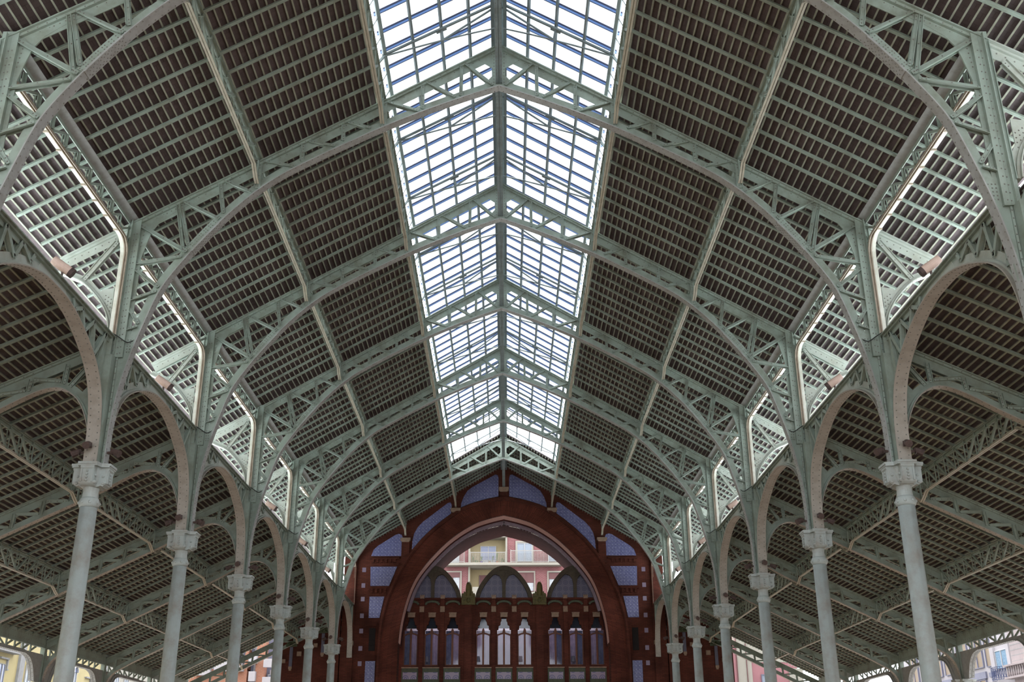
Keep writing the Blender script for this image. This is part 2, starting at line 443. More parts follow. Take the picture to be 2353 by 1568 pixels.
# ------------------------------------------------------------------ columns
def build_column(zc, r0, zg):
    def f(root):
        O = (0, 0, zg)
        mb = MB()
        def lob(a, z): return 1+.045*abs(math.cos(4*a))**6-.02
        mb.lathe([(r0*1.12, zg+.9), (r0*1.10, zg+2), (r0*1.02, zc-.95)], seg=32, fn=lob)
        mb.build('shaft', 'cast', root, o=O, smooth=True)
        mb = MB(); mb.lathe([(.36, zg), (.36, zg+.5), (.30, zg+.6), (.30, zg+.8), (.25, zg+.9)], seg=24); mb.build('pedestal', 'cast', root, o=O)
        mb = MB()
        mb.lathe([(r0*.98, zc-.95), (r0*1.12, zc-.93), (r0*1.2, zc-.88), (r0*1.2, zc-.82), (r0*1.08, zc-.76), (r0*.95, zc-.73)], seg=24)
        for k in range(8):
            a = PI/8+k*PI/4
            c = V((math.cos(a)*r0*1.13, math.sin(a)*r0*1.13, zc-.85)); 
            mb.lathe([(0.001,-.04),(.028,-.028),(.038,0),(.028,.028),(0.001,.04)], c=c, seg=8)
        mb.build('necking_ring', 'cast', root, o=O, smooth=True)
        mb = MB()
        mb.lathe([(r0*.95, zc-.73), (r0*.88, zc-.6), (r0*.95, zc-.5), (r0*1.25, zc-.42), (r0*1.4, zc-.3), (r0*1.5, zc-.08)], seg=24)
        cap = mb.build('capital', 'cast', root, o=O, smooth=False)
        for k in range(4):
            a = k*PI/2; ca, sa = math.cos(a), math.sin(a)
            mb = MB()
            pr = [(.1,-.07),(.40,-.07),(.40,-.13),(.375,-.16),(.37,-.30),(.365,-.40),(.34,-.46),(.29,-.495),(.24,-.48),(.20,-.50),(.1,-.52)]
            mb.poly([(x*ca, x*sa, zc+z) for x, z in pr], (-sa, ca, 0), .30)
            for j in (-1, 1):
                mb.bar((.372*ca-sa*.12*j, .372*sa+ca*.12*j, zc-.44), (.378*ca-sa*.12*j, .378*sa+ca*.12*j, zc-.15), .03, .03, (ca, sa, 0))
                mb.lathe([(0.001,-.045),(.035,-.03),(.05,0),(.035,.03),(0.001,.045)], c=(.30*ca-sa*.15*j, .30*sa+ca*.15*j, zc-.43), seg=8)
                mb.lathe([(0.001,-.03),(.025,-.02),(.035,0),(.025,.02),(0.001,.03)], c=(.28*ca-sa*.155*j, .28*sa+ca*.155*j, zc-.28), seg=8)
            for j in range(4):
                mb.lathe([(0.001,-.03),(.03,-.015),(.035,.005),(.015,.03),(0.001,.035)], c=(.375*ca, .375*sa, zc-.20-.07*j), seg=6)
            mb.build('console', 'cast', cap)
            cap.children[-1].location = (0, 0, 0)
            for v in cap.children[-1].data.vertices: v.co.z -= zg
        mb = MB()
        for (e, t0, t1) in ((.43, -.05, 0), (.41, -.085, -.05)):
            c = .21
            oc = [(e,-c),(e,c),(c+.03,c+.03),(c,e),(-c,e),(-c-.03,c+.03),(-e,c),(-e,-c),(-c-.03,-c-.03),(-c,-e),(c,-e),(c+.03,-c-.03)]
            mb.poly([(x, y, zc+(t0+t1)/2) for x, y in oc], (0,0,1), t1-t0)
        mb.build('abacus', 'cast', root, o=O)
    return f
for i in range(0, 7):
    for s in (-1, 1):
        if i == 0: continue
        inst('column', 'cast_iron_column', build_column(6.43, .185, -1.65), (s*8.98, YF[i], 0),
             f'pale grey cast-iron column with scrolled capital, {ORD[i-1]} in the {SIDE[s]} arcade of the nave', 'column', 'columns of the nave arcades')

# ------------------------------------------------------------------ arcade girders
def arcade_path(L, n=1):
    h = L/2; k = (h-.30)/3.2325
    half = [(0,9.17),(.55,9.15),(1.1,9.04),(1.57,8.89),(2.04,8.69),(2.45,8.46),(2.78,8.17),(3.0,7.83),(3.14,7.4),(3.2,7.0),(3.23,6.43)]
    full = [(-y*k, z) for y, z in reversed(half)]+[(y*k, z) for y, z in half[1:]]
    return [V((8.99, h+y, z)) for y, z in spline([V((a, b, 0)) for a, b in full], 3) for y, z in [(y, z)]] if False else [V((8.99, h+p.x, p.y)) for p in spline([V((a, b, 0)) for a, b in full], 3)]
def zarch(P, y):
    for a, b in zip(P, P[1:]):
        if a.y <= y <= b.y: return a.z+(b.z-a.z)*(y-a.y)/max(1e-6, b.y-a.y)
    return 6.5
def build_arcade(L, s):
    def f(root):
        O = (8.99, 0, 6.43); K = dict(sx=s, o=O, parent=root); h = L/2
        P = arcade_path(L)
        mb = MB()
        mb.sweep(P, (1,0,0), .30, .025, 0); mb.rivets(P, (1,0,0), 0, (-.09, .09), .155, -1)
        mb.build('arch_flange', ['flange_tan', 'rivet'], **K)
        mb = MB(); mb.sweep(P, (1,0,0), .02, .21, .02)
        mb.sweep(P, (1,0,0), .14, .05, .02)
        # solid crown plate
        pl = [(h+y, zarch(P, h+y)+.1) for y in (-.8,-.4,0,.4,.8)]
        pts = [V((8.99, y, z)) for y, z in pl]+[V((8.99, h+.62, 9.44)), V((8.99, h-.62, 9.44))]
        mb.poly(pts, (1,0,0), .028)
        for y in (-1.0, 1.0):
            mb.rivet((8.97, h+y, 9.3), (-1,0,0)); 
        pr = [p+V((0,0,.12)) for p in P if abs(p.y-h) < 2.9]
        mb.rivets(pr, (1,0,0), 0, (-.012,), .14, -1, False) if False else None
        for p in P:
            if abs(p.y-h) < 2.9: mb.rivet((8.978, p.y, p.z+.05), (-1,0,0), .018)
        mb.build('arch_web', ['steel_light', 'rivet'], **K)
        mb = MB()
        mb.box(8.86, 9.12, .1, L-.1, 9.455, 9.48); mb.box(8.92, 9.06, .1, L-.1, 9.41, 9.455); mb.box(8.98, 9.0, .1, L-.1, 9.31, 9.45)
        y = .3
        while y < L-.2: mb.rivet((8.89, y, 9.455), (0,0,-1), .016); y += .2
        mb.build('top_chord', ['steel', 'rivet'], **K)
        k = (h-.3)/3.2325
        for sg in (-1, 1):
            tops = [1.0, 1.55, 2.25, 2.98]; bots = [1.12, 1.78, 2.42, 2.86]
            for a, b in list(zip(tops, bots))+list(zip(tops[1:], bots)):
                yt, yb = h+sg*a*k, h+sg*b*k
                mb = MB(); zb = zarch(P, yb)+.16
                for dx in (-.05, .05):
                    mb.bar((8.99+dx, yt, 9.40), (8.99+dx, yb, zb), .012, .09, (0, 1, .001)) if False else mb.bar((8.99+dx, yt, 9.40), (8.99+dx, yb, zb), .09, .014, (1,0,0))
                mb.bar((8.99, yt, 9.40), (8.99, yb, zb), .02, .1, (1,0,0))
                mb.rivet((8.932, yt*.9+yb*.1, 9.40*.9+zb*.1), (-1,0,0)); mb.rivet((8.932, yt*.1+yb*.9, 9.40*.1+zb*.9), (-1,0,0))
                mb.build('strut', ['steel', 'rivet'], **K)
            # post beside the pier
            mb = MB()
            yp = h+sg*(h-.22)
            mb.bar((8.99, yp, 7.3), (8.99, yp, 9.45), .03, .16, (1,0,0)); mb.bar((8.99, h+sg*(h-.55), 8.2), (8.99, h+sg*(h-.5), 9.45), .07, .1, (1,0,0))
            mb.build('strut', ['steel', 'rivet'], **K)
    return f
def bay_name(i):
    return f'between {ORD[i]} and {ORD[i+1]} trusses' if i < 6 else 'beside the brick gable'
for i in range(0, 7):
    L = round(YF[i+1]-YF[i], 3)
    for s in (-1, 1):
        inst(('arcade', L, s), 'arcade_girder', build_arcade(L, s), (s*8.99, YF[i], 6.43+ZO),
             f'riveted arch girder with lattice spandrels in the {SIDE[s]} arcade, {bay_name(i)}', 'arch girder', 'arch girders of the nave arcades')

# ------------------------------------------------------------------ eave girders (clerestory head and frame)
def build_eave(L, s):
    def f(root):
        O = (8.95, 0, 9.5); K = dict(sx=s, o=O, parent=root)
        mb = MB()
        mb.bar((8.87, .02, RP(8.87)-.03), (8.87, L-.02, RP(8.87)-.03), .02, .20, (RN.z, 0, -RN.x)) if False else mb.poly([(8.77, .02, RP(8.77)-.03), (8.98, .02, RP(8.98)-.03), (8.98, L-.02, RP(8.98)-.03), (8.77, L-.02, RP(8.77)-.03)], RN, .022)
        mb.box(8.93, 8.95, .02, L-.02, 12.44, 12.54, m=2)
        mb.build('top_plate', ['flange', 'rivet', 'steel'], **K)
        r = .42
        half = [V((8.95, .15, 9.5)), V((8.95, .17, 11.55))]+[V((8.95, .17+r-r*math.cos(a), 11.55+r*math.sin(a))) for a in [PI/2*k/6 for k in range(1, 7)]]
        P = half+[V((8.95, L-p.y, p.z)) for p in reversed(half)]
        mb = MB()
        mb.sweep([p+V((.065,0,0)) for p in P], (1,0,0), .085, .02, 0)
        mb.sweep([p-V((.03,0,0)) for p in P], (1,0,0), .10, .02, 0, m=1); mb.sweep([p-V((.075,0,0)) for p in P], (1,0,0), .015, .05, -.05, m=1)
        mb.sweep([p-V((.01,0,0)) for p in P], (1,0,0), .012, .035, -.035, m=1)
        for k in range(9):
            y = L/2+(k-4)*.69; mb.box(8.96, 9.06, y-.02, y+.02, 11.94, 11.975, m=1)
        mb.build('opening_trim', ['trim_white', 'flange_brown'], **K)
        n = 9; st = .69; c = L/2
        mb = MB()
        ys = [c+(k-(n-1)/2)*st for k in range(n)]
        for k, y in enumerate(ys):
            for dx in (-.03, .03): mb.bar((8.95+dx, y, 12.0), (8.95+dx, y, 12.36), .05, .014, (1,0,0))
            if k < n-1:
                mb.bar((8.95, y, 12.0), (8.95, ys[k+1], 12.36), .06, .03, (1,0,0))
                mb.bar((8.88, y+.02, 12.03), (8.88, y+.02, 12.36), .012, .05, (1,0,0))
            mb.bar((8.87, y, 12.04), (8.99, y+.0, 12.04), .05, .03, (0,0,1))
        for y0, y1 in ((.1, ys[0]), (L-.1, ys[-1])): mb.bar((8.95, y0, 12.36), (8.95, y1, 12.0), .06, .03, (1,0,0))
        mb.box(8.93, 8.97, .1, L-.1, 11.99, 12.05)
        mb.build('lattice_web', ['steel'], **K)
    return f
for i in range(0, 7):
    L = round(YF[i+1]-YF[i], 3)
    for s in (-1, 1):
        inst(('eave', L, s), 'eave_girder', build_eave(L, s), (s*8.95, YF[i], 9.5+ZO),
             f'lattice eave girder with pale rounded clerestory trim, {SIDE[s]}, {bay_name(i)}', 'girder', 'lattice eave girders of the nave')

# ------------------------------------------------------------------ lattice purlins
def build_purlin(x0, zt, zb, ze, L, s, w=.11, n=9, ends=(1, 1)):
    def f(root):
        O = (x0, 0, zb); K = dict(sx=s, o=O, parent=root)
        P = [V((x0, .12, ze)), V((x0, .30, ze+.06)), V((x0, .62, zb)), V((x0, L-.62, zb)), V((x0, L-.30, ze+.06)), V((x0, L-.12, ze))]
        mb = MB()
        a = (w-.014)/2
        for sg in (-1, 1):
            mb.sweep([p+V((sg*(a/2+.007), 0, 0)) for p in P], (1,0,0), a, .014, 0)
            mb.sweep([p+V((sg*.012, 0, 0)) for p in P], (1,0,0), .01, .06, .01)
        mb.sweep([P[2]+V((0,0,.02)), P[3]+V((0,0,.02))], (1,0,0), .014, .01, 0)
        mb.build('bottom_flange', ['flange_cream'], **K)
        mb = MB(); mb.box(x0-w*.6, x0+w*.6, .02, L-.02, zt-.02, zt); mb.box(x0-.01, x0+.01, .02, L-.02, zt-.09, zt)
        mb.build('top_flange', ['steel'], **K)
        mb = MB(); c = L/2; ys = [c+(k-(n-1)/2)*.683 for k in range(n)]
        for k, y in enumerate(ys):
            for dx in (-.04, .04): mb.bar((x0+dx, y, zb+.01), (x0+dx, y, zt), .05, .012, (1,0,0))
            mb.bar((x0-.07, y-.03, zt-.1), (x0+.07, y-.03, zt-.1), .05, .012, (0,0,1))
            if k < n-1:
                up = k < (n-1)/2
                za, zc2 = (zt-.03, zb+.03) if up else (zb+.03, zt-.03)
                mb.bar((x0, y, za), (x0, ys[k+1], zc2), .06, .05, (1,0,0))
        for y0, y1 in ((.15, ys[0]), (L-.15, ys[-1])):
            mb.bar((x0, y0, ze+.1), (x0, y0, zt), .10, .03, (1,0,0)); mb.bar((x0, y0, zt-.05), (x0, y1, zb+.03), .05, .03, (1,0,0))
        mb.build('lattice_web', ['steel'], **K)
    return f
PURL = [('mid-slope', 5.97, RP(5.97)-.01, 13.86, 13.58), ('skylight edge', 2.95, RP(2.95)-.0, 15.50, 15.32)]
for i in range(0, 7):
    L = round(YF[i+1]-YF[i], 3)
    for (nm, x0, zt, zb, ze) in PURL:
        for s in (-1, 1):
            inst(('purlin', nm, L, s), 'lattice_purlin', build_purlin(x0, zt, zb, ze, L, s), (s*x0, YF[i], zb+ZO),
                 f'green lattice purlin along the {nm}, {SIDE[s]} nave roof, {bay_name(i)}', 'purlin', f'{nm} lattice purlins')

def build_ridge(L):
    def f(root):
        O = (0, 0, 16.6); K = dict(o=O, parent=root)
        mb = MB(); mb.box(-.085, -.006, 0, L, 16.60, 16.615); mb.box(.006, .085, 0, L, 16.60, 16.615); mb.box(-.012, .012, 0, L, 16.612, 16.68)
        y = .15
        while y < L:
            mb.rivet((-.06, y, 16.6), (0,0,-1), .014); mb.rivet((.06, y, 16.6), (0,0,-1), .014); y += .18
        mb.build('bottom_flange', ['skysteel', 'rivet'], **K)
        mb = MB()
        for sg in (-1, 1):
            mb.box(sg*.11, sg*.19, 0, L, 17.72, 17.80); mb.box(sg*.17, sg*.20, 0, L, 17.76, 18.0)
        mb.box(-.12, .12, 0, L, 17.86, 17.88)
        mb.build('top_flange', ['skysteel'], **K)
        mb = MB(); n = 10
        for k in range(n):
            y0, y1 = L*k/n, L*(k+1)/n
            mb.bar((0, y0+.03, 16.63), (0, y0+.03, 17.85), .05, .04, (1,0,0))
            mb.bar((0, y0, 16.65), (0, y1, 17.83), .05, .03, (1,0,0))
        mb.build('lattice_web', ['skysteel'], **K)
    return f
for i in range(0, 7):
    L = round(YF[i+1]-YF[i], 3)
    inst(('ridge', L), 'ridge_girder', build_ridge(L), (0, YF[i], 16.6+ZO), f'narrow lattice ridge girder, {bay_name(i)}', 'girder', 'ridge girders of the nave')

# ------------------------------------------------------------------ nave roof panels
def build_roof(x0, x1, L, s, nave=True, xr=None):
    zf = RP if nave else AR; nrm = RN if nave else AN
    xm = (x0+x1)/2
    def f(root):
        O = (xm, 0, zf(xm)); K = dict(sx=s, o=O, parent=root)
        mb = MB()
        A, B = V((x0, 0, zf(x0))), V((x1, 0, zf(x1)))
        mb.poly([A, B, B+V((0, L, 0)), A+V((0, L, 0))], nrm, .05, off=.155)
        mb.poly([A, B, B+V((0, L, 0)), A+V((0, L, 0))], nrm, .03, off=.196, m=1)
        mb.build('tile_deck', ['tile', 'covering'], **K)
        mb = MB(); x = x0+.08
        while x < x1-.12:
            c = V((x, 0, zf(x)))+nrm*.09
            d = V((nrm.z, 0, -nrm.x))
            mb.bar(c, c+V((0, L, 0)), .034, .042, nrm); x += .155
        mb.build('batten_lattice', ['batten'], **K)  # parallel battens of one bay, all in one mesh
        xe = xr or x1
        for k in range(9):
            y = L/2+(k-4)*.683
            mb = MB()
            A2, B2 = V((x0+.05, y, zf(x0+.05))), V((xe, y, zf(xe)))
            mb.bar(A2, B2, .085, .012, nrm, ou=.006); mb.bar(A2, B2, .012, .075, nrm, ou=.035)
            mb.bar(A2, B2, .05, .02, nrm, ou=.02)
            mb.build('roof_rafter', ['steel'], **K)
    return f
for i in [-1]+list(range(0, 7)):
    Ya = YF[i] if i >= 0 else YB[0]; Yb = YF[i+1] if i >= 0 else YF[0]
    L = round(Yb-Ya, 3)
    where = bay_name(i) if i >= 0 else 'nearest the camera'
    for s in (-1, 1):
        x0 = 3.02 if i < 6 else .06
        inst(('roof', L, s, x0), 'nave_roof_bay', build_roof(x0, 10.92, L, s, True, 10.66), (s*(x0+10.92)/2, Ya, RP((x0+10.92)/2)+ZO),
             f'dark tiled nave roof with green rafters, {SIDE[s]} slope, {where}', 'roof', 'tiled roof bays of the nave')
        inst(('aroof', L, s), 'aisle_roof_bay', build_roof(9.2, 18.7, L, s, False, 18.62), (s*(9.2+18.7)/2, Ya, AR((9.2+18.7)/2)+ZO),
             f'dark tiled lower roof over the {SIDE[s]} aisle, {where}', 'roof', 'tiled roof bays of the aisles')

# ------------------------------------------------------------------ skylight
GZ = .30
def GP(x): return 17.87+GZ-RS*abs(x)
def build_sky(L, s, Lg):
    def f(root):
        O = (1.45, 0, GP(1.45)); K = dict(sx=s, o=O, parent=root)
        mb = MB()
        A, B = V((.12, 0, GP(.12))), V((2.82, 0, GP(2.82)))
        mb.poly([A, B, B+V((0, Lg, 0)), A+V((0, Lg, 0))], RN, .008, off=.10)
        mb.build('glass_pane', ['glass'], **K)
        k = 0
        while True:
            y = L*k/10; k += 1
            if y > Lg+.01 or k > 10: break
            mb = MB(); a, b = A+V((0, y, 0)), B+V((.05, y, -.03))
            mb.bar(a, b, .085, .02, RN, ou=.075, m=0)
            for sg in (-1, 1): mb.bar(a, b,   .022, .03, RN, ou=.08, os=sg*.054, m=1)
            mb.build('glazing_bar', ['bar_blue', 'gasket'], **K)
        for x in (.75, 1.43, 2.12):
            mb = MB(); c = V((x, 0, GP(x)))
            mb.bar(c, c+V((0, L, 0)), .05, .09, RN, ou=.01); mb.build('glazing_purlin', ['skysteel'], **K)
        mb = MB(); c = V((2.80, 0, GP(2.80)-.04))
        mb.bar(c, c+V((0, L, 0)), .09, .09, RN); 
        for k in range(11):
            y = min(L, L*k/10+.02)
            mb.bar(c+V((0, y, 0)), V((2.95, y, RP(2.95)+.02)), .02, .02, (0,1,0))
        mb.build('eave_rail', ['skysteel'], **K)
    return f
def build_light(s2):
    def f(root):
        O = (0, 0, 16.4)
        for s in (-1, 1):
            K = dict(sx=s, o=O, parent=root)
            mb = MB(); mb.bar((2.85,0,16.40),(.05,0,GP(.05)-.14), .05, .05, (0,1,0)); mb.bar((2.98,0,16.12),(2.78,0,16.44), .06, .05, (0,1,0)); mb.build('top_bar', ['skysteel'], **K)
            mb = MB(); mb.tube(spline([V((2.83,0,16.38)),V((2.1,0,16.63)),V((1.36,0,16.87)),V((.7,0,17.07)),V((.05,0,17.24))], 4), .022); mb.build('tie_rod', ['skysteel'], **K)
            mb = MB(); mb.bar((1.42,0,17.2),(1.36,0,16.87), .05, .03, (0,1,0)); mb.bar((1.30,0,17.25),(1.54,0,17.12), .05, .12, (0,1,0)); mb.build('strut', ['skysteel'], **K)
            mb = MB(); mb.bar((1.34,0,16.9),(.06,0,17.9), .035, .035, (0,1,0)); mb.build('strut', ['skysteel'], **K)
    return f
for i in [-1]+list(range(0, 6)):
    Ya = YF[i] if i >= 0 else YB[0]; Yb = YF[i+1] if i >= 0 else YF[0]
    L = round(Yb-Ya, 3); Lg = L if i < 5 else 2.9
    where = bay_name(i) if i >= 0 else 'nearest the camera'
    for s in (-1, 1):
        inst(('sky', L, s, Lg), 'skylight_slope', build_sky(L, s, Lg), (s*1.45, Ya, GP(1.45)+ZO),
             f'{SIDE[s]} slope of the glazed ridge skylight, {where}', 'skylight', 'glazed skylight slopes')
    for k, yy in enumerate((2.36, 5.62)):
        if i == -1 and k == 0: continue
        inst('light', 'skylight_truss', build_light(0), (0, Ya+yy, 16.4+ZO),
             f'slender skylight truss, {["nearer", "farther"][k]} of the pair {where}', 'skylight truss', 'slender trusses under the skylight')

# ------------------------------------------------------------------ aisle trusses
def build_aisle(s, pier=True):
    def f(root):
        O = (9.15, 0, 6.43); K = dict(sx=s, o=O, parent=root)
        zl = lambda x: 7.5-.49*(x-11.75)
        pts = [(9.16,6.43),(9.17,6.95),(9.27,7.42),(9.47,7.86),(9.75,8.15),(10.08,8.27),(10.45,8.2),(10.9,7.98),(11.75,7.5),(13.4,zl(13.4)),(15.2,zl(15.2)),(16.8,zl(16.8)),(17.3,4.76),(17.75,4.50),(18.02,4.2),(18.15,3.85),(18.18,3.5)]
        P = xz(spline(pts, 3))
        mb = MB(); mb.sweep(P, (0,1,0), .20, .022, 0); mb.sweep(P, (0,1,0), .018, .18, -.18, m=2); mb.sweep(P, (0,1,0), .11, .045, -.045, m=2)
        mb.rivets(P, (0,1,0), .022, (-.06, .06), .17, 1)
        # gusset fills at both haunches
        mb.poly(xz([(9.16,7.2),(9.16,8.6),(9.5,8.2),(9.35,7.8),(9.25,7.4)]), (0,1,0), .02, m=2)
        mb.build('arch_rib', ['flange_tan', 'rivet', 'steel'], **K)
        mb = MB(); p, q = V((9.14, 0, AR(9.14)-.09)), V((18.4, 0, AR(18.4)-.09))
        mb.bar(p, q, .22, .024, AN); mb.bar(p, q, .018, .25, AN, ou=-.13); mb.bar(p, q, .12, .05, AN, ou=-.035)
        for x in [9.3+.2*i for i in range(45)]: mb.rivet(V((x, -.062, AR(x)-.09))-AN*.04, (0,-1,0), .015)
        mb.build('top_chord', ['steel', 'rivet'], **K)
        xs = [9.92+.785*k for k in range(11)]
        def zr(x): 
            for a, b in zip(P, P[1:]):
                if a.x <= x <= b.x: return a.z+(b.z-a.z)*(x-a.x)/max(1e-6, b.x-a.x)
            return zl(x)
        for k, x in enumerate(xs):
            mb = MB(); strut(mb, x, AR(x)-.28, x+.03, zr(x+.03)+.12, .08, riv=k < 4); mb.build('strut', ['steel', 'rivet'], **K)
            if k+1 < len(xs):
                mb = MB(); x2 = xs[k+1]-.07; strut(mb, x+.1, zr(x+.1)+.17, x2, AR(x2)-.30, .07, riv=k < 4); mb.build('strut', ['steel', 'rivet'], **K)
        mb = MB(); strut(mb, 9.2, AR(9.2)-.3, 9.8, zr(9.8)+.12, .08); mb.build('strut', ['steel', 'rivet'], **K)
        if pier:
            mb = MB()
            mb.box(18.22, 18.40, -.12, .12, 3.5, 5.12)
            mb.box(18.16, 18.24, -.02, .02, 3.5, 4.6)
            # fan of web plates spreading along the street side
            fan = [(-.9,3.5),(-.9,3.62),(-1.02,3.85),(-1.2,4.13),(-1.5,4.35),(-1.6,4.44),(1.6,4.44),(1.5,4.35),(1.2,4.13),(1.02,3.85),(.9,3.62),(.9,3.5)]
            mb.build('outer_pier', ['steel'], **K)
    return f
for i in range(0, 8):
    for s in (-1, 1):
        inst(('aisle', s), 'aisle_roof_truss', build_aisle(s), (s*9.15, YF[i], 6.43+ZO),
             f'riveted lean-to truss over the {SIDE[s]} aisle, '+(f'{ORD[i]} from the camera' if i < 7 else 'the last, beside the brick wall'), 'roof truss', 'trusses of the side aisles')

for i in [-1]+list(range(0, 7)):
    Ya = YF[i] if i >= 0 else YB[0]; Yb = YF[i+1] if i >= 0 else YF[0]
    L = round(Yb-Ya, 3)
    where = bay_name(i) if i >= 0 else 'nearest the camera'
    for (nm, x0) in (('upper', 12.07), ('lower', 15.15)):
        zb = AR(x0)-.76
        for s in (-1, 1):
            inst(('apurlin', nm, L, s), 'aisle_purlin', build_purlin(x0, AR(x0)-.03, zb+.12, zb-.10, L, s, .11), (s*x0, Ya, zb+.12+ZO),
                 f'{nm} lattice purlin of the {SIDE[s]} aisle roof, {where}', 'purlin', f'{nm} lattice purlins of the aisles')

def build_outer(L, s):
    def f(root):
        O = (18.3, 0, 4.44); K = dict(sx=s, o=O, parent=root)
        mb = MB(); mb.box(18.22, 18.25, .1, L-.1, 4.80, 5.22)
        for k in range(10):
            y = L/2+(k-4.5)*.683
            mb.box(18.215, 18.255, y-.3, y+.3, 5.2, 5.27)
        mb.box(18.18, 18.30, .1, L-.1, 4.79, 4.82)
        y = .3
        while y < L-.2: mb.rivet((18.22, y, 4.93), (-1,0,0), .015); mb.rivet((18.22, y+.1, 5.14), (-1,0,0), .015); y += .2
        mb.build('top_plate', ['steel', 'rivet'], **K)
        half = [(.62,3.5),(.66,3.62),(.80,3.88),(1.0,4.14),(1.3,4.34),(1.75,4.44)]
        half = [(a+.2, b) for a, b in half]
        sp = [V((18.3, p.x, p.y)) for p in spline([V((a, b, 0)) for a, b in half], 3)]
        P = sp+[V((18.3, L-p.y, p.z)) for p in reversed(sp)]
        mb = MB(); mb.sweep(P, (1,0,0), .22, .022, 0); mb.sweep(P, (1,0,0), .1, .12, .02); mb.rivets(P, (1,0,0), 0, (-.06, .06), .16, -1)
        for sg in (0, 1):
            q = [V((18.3, .0, 3.5))]+sp+[V((18.3, 1.9, 4.56)), V((18.3, 0, 4.56))]
            if sg: q = [V((p.x, L-p.y, p.z)) for p in q]
            mb.poly(q, (1,0,0), .03)
        mb.build('bottom_flange', ['flange', 'rivet'], **K)
        n = 9
        for k in range(n-1):
            ya, yb = L/2+(k-(n-1)/2)*.72, L/2+(k+1-(n-1)/2)*.72
            mb = MB()
            mb.bar((18.27, ya, 4.52), (18.27, ya, 4.86), .07, .05, (1,0,0))
            if k < (n-1)/2: mb.bar((18.32, ya, 4.86), (18.32, yb, 4.54), .08, .03, (1,0,0))
            else: mb.bar((18.32, ya, 4.54), (18.32, yb, 4.86), .08, .03, (1,0,0))
            mb.build('strut', ['steel'], **K)
    return f
for i in range(0, 7):
    L = round(YF[i+1]-YF[i], 3)
    for s in (-1, 1):
        inst(('outer', L, s), 'street_eave_girder', build_outer(L, s), (s*18.3, YF[i], 4.44+ZO),
             f'broad riveted edge girder, street side of the {SIDE[s]} aisle, {bay_name(i)}', 'girder', 'edge girders of the side aisles')
for i in range(2, 8):
    for s in (-1, 1):
        inst('ocolumn', 'street_side_column', build_column(3.5, .2, -1.65), (s*18.3, YF[i], 0),
             f'short pale cast-iron column on the {SIDE[s]} street edge under the {ORD[i]} aisle truss', 'column', 'columns along the street edges')

# ------------------------------------------------------------------ spotlights on the piers and floodlights on the arcades
def build_spot(d):
    d = V(d).normalized()
    def f(root):
        mb = MB(); mb.bar((0,0,0), d*.14, .05, .05, (0,0,1)); mb.bar(d*.14-V((0,0,.06)), d*.14+V((0,0,.06)), .14, .02, d); mb.build('bracket', ['fix'], root)
        mb = MB(); c = d*.2
        a = d*.10-V((0,0,.05))
        mb.tube([c-a, c-a*.4, c+a*.4, c+a], [.045, .07, .08, .085], 10); mb.build('lamp_body', ['fix'], root)
    return f
for i in range(1, 7):
    for s in (-1, 1):
        for nm, d, p in (('facing along the nave', (0,-1,0), (s*9.0, -.32, 6.78)), ('facing the nave', (-s,-.25,0), (s*8.72, -.05, 6.72)), ('facing the aisle', (s,-.1,0), (s*9.2, -.05, 6.72))):
            inst(('spot', s, nm), 'spotlight', build_spot(d), (p[0], YF[i]+p[1], p[2]+ZO),
                 f'small brown spotlight {nm}, above the {ORD[i-1]} column of the {SIDE[s]} arcade', 'spotlight', 'small spotlights above the capitals')
def build_flood(s):
    def f(root):
        d = V((-.78*s, .30, -.52)).normalized()
        mb = MB(); mb.bar((0,0,-.28), (0,0,-.05), .04, .03, (0,1,0)); mb.build('bracket', ['fix'], root)
        mb = MB(); mb.tube([-d*.25, -d*.24, -d*.1, d*.02, d*.03, d*.17], [.07, .098, .10, .10, .104, .104], 18); mb.build('lamp_body', ['lamp_pink'], root, smooth=False)
        mb = MB(); mb.tube([d*.165, d*.25], [.106, .11], 18); mb.build('lamp_rim', ['fix'], root)
    return f
for i in (0, 1, 3, 4, 5):
    for s in (-1, 1):
        inst(('flood', s), 'floodlight', build_flood(s), (s*9.02, YF[i+1]-3.1, 10.0-.16+ZO),
             f'pink cylindrical floodlight on the {SIDE[s]} arcade girder, {bay_name(i)}', 'floodlight', 'cylindrical floodlights on the arcades')
def build_cable(s):
    def f(root):
        mb = MB(); mb.tube(spline([V((8.5*s,-.06,9.42)),V((8.62*s,-.12,9.36)),V((8.8*s,-.24,9.46)),V((9.0*s,-.3,9.55)),V((9.05*s,.0,9.52))], 4), .012); mb.build('cable_run', ['cable'], root)
        for v in root.children[0].data.vertices: v.co.z -= 9.42
    return f
for i in range(1, 7):
    for s in (-1, 1):
        inst(('cable', s), 'power_cable', build_cable(s), (0, YF[i], 9.42+ZO), f'thin black cable sagging across the {ORD[i-1]} pier of the {SIDE[s]} arcade', 'cable', 'cables on the arcade piers')
#PART2 BEGIN
# ------------------------------------------------------------------ brick end wall
WO = (0, 0, -ZO)
FY = 64.9
M['pink_brick'] = brickmat('street_brick', (0.189, 0.070, 0.073), (0.161, 0.056, 0.059), (0.196, 0.133, 0.133), 'xz', .3, .11, .014, dirt=.15)
M['orange_brick'] = brickmat('apartment_brick', (0.294, 0.128, 0.081), (0.266, 0.114, 0.071), (0.285, 0.180, 0.142), 'xz', .3, .11, .012, dirt=.15)
M['cream'] = paint('cream_render', (0.274, 0.228, 0.137), (0.243, 0.198, 0.114), .8, .8, .15)
M['cream_pale'] = paint('pale_cream_render', (0.239, 0.226, 0.194), (0.220, 0.203, 0.171), .8, .8, .15)
M['yellow'] = paint('yellow_render', (0.314, 0.266, 0.142), (0.275, 0.233, 0.119), .5, .8, .15)
M['greystone'] = paint('grey_pilaster_stone', (0.199, 0.199, 0.199), (0.162, 0.157, 0.157), 2, .8, .15)
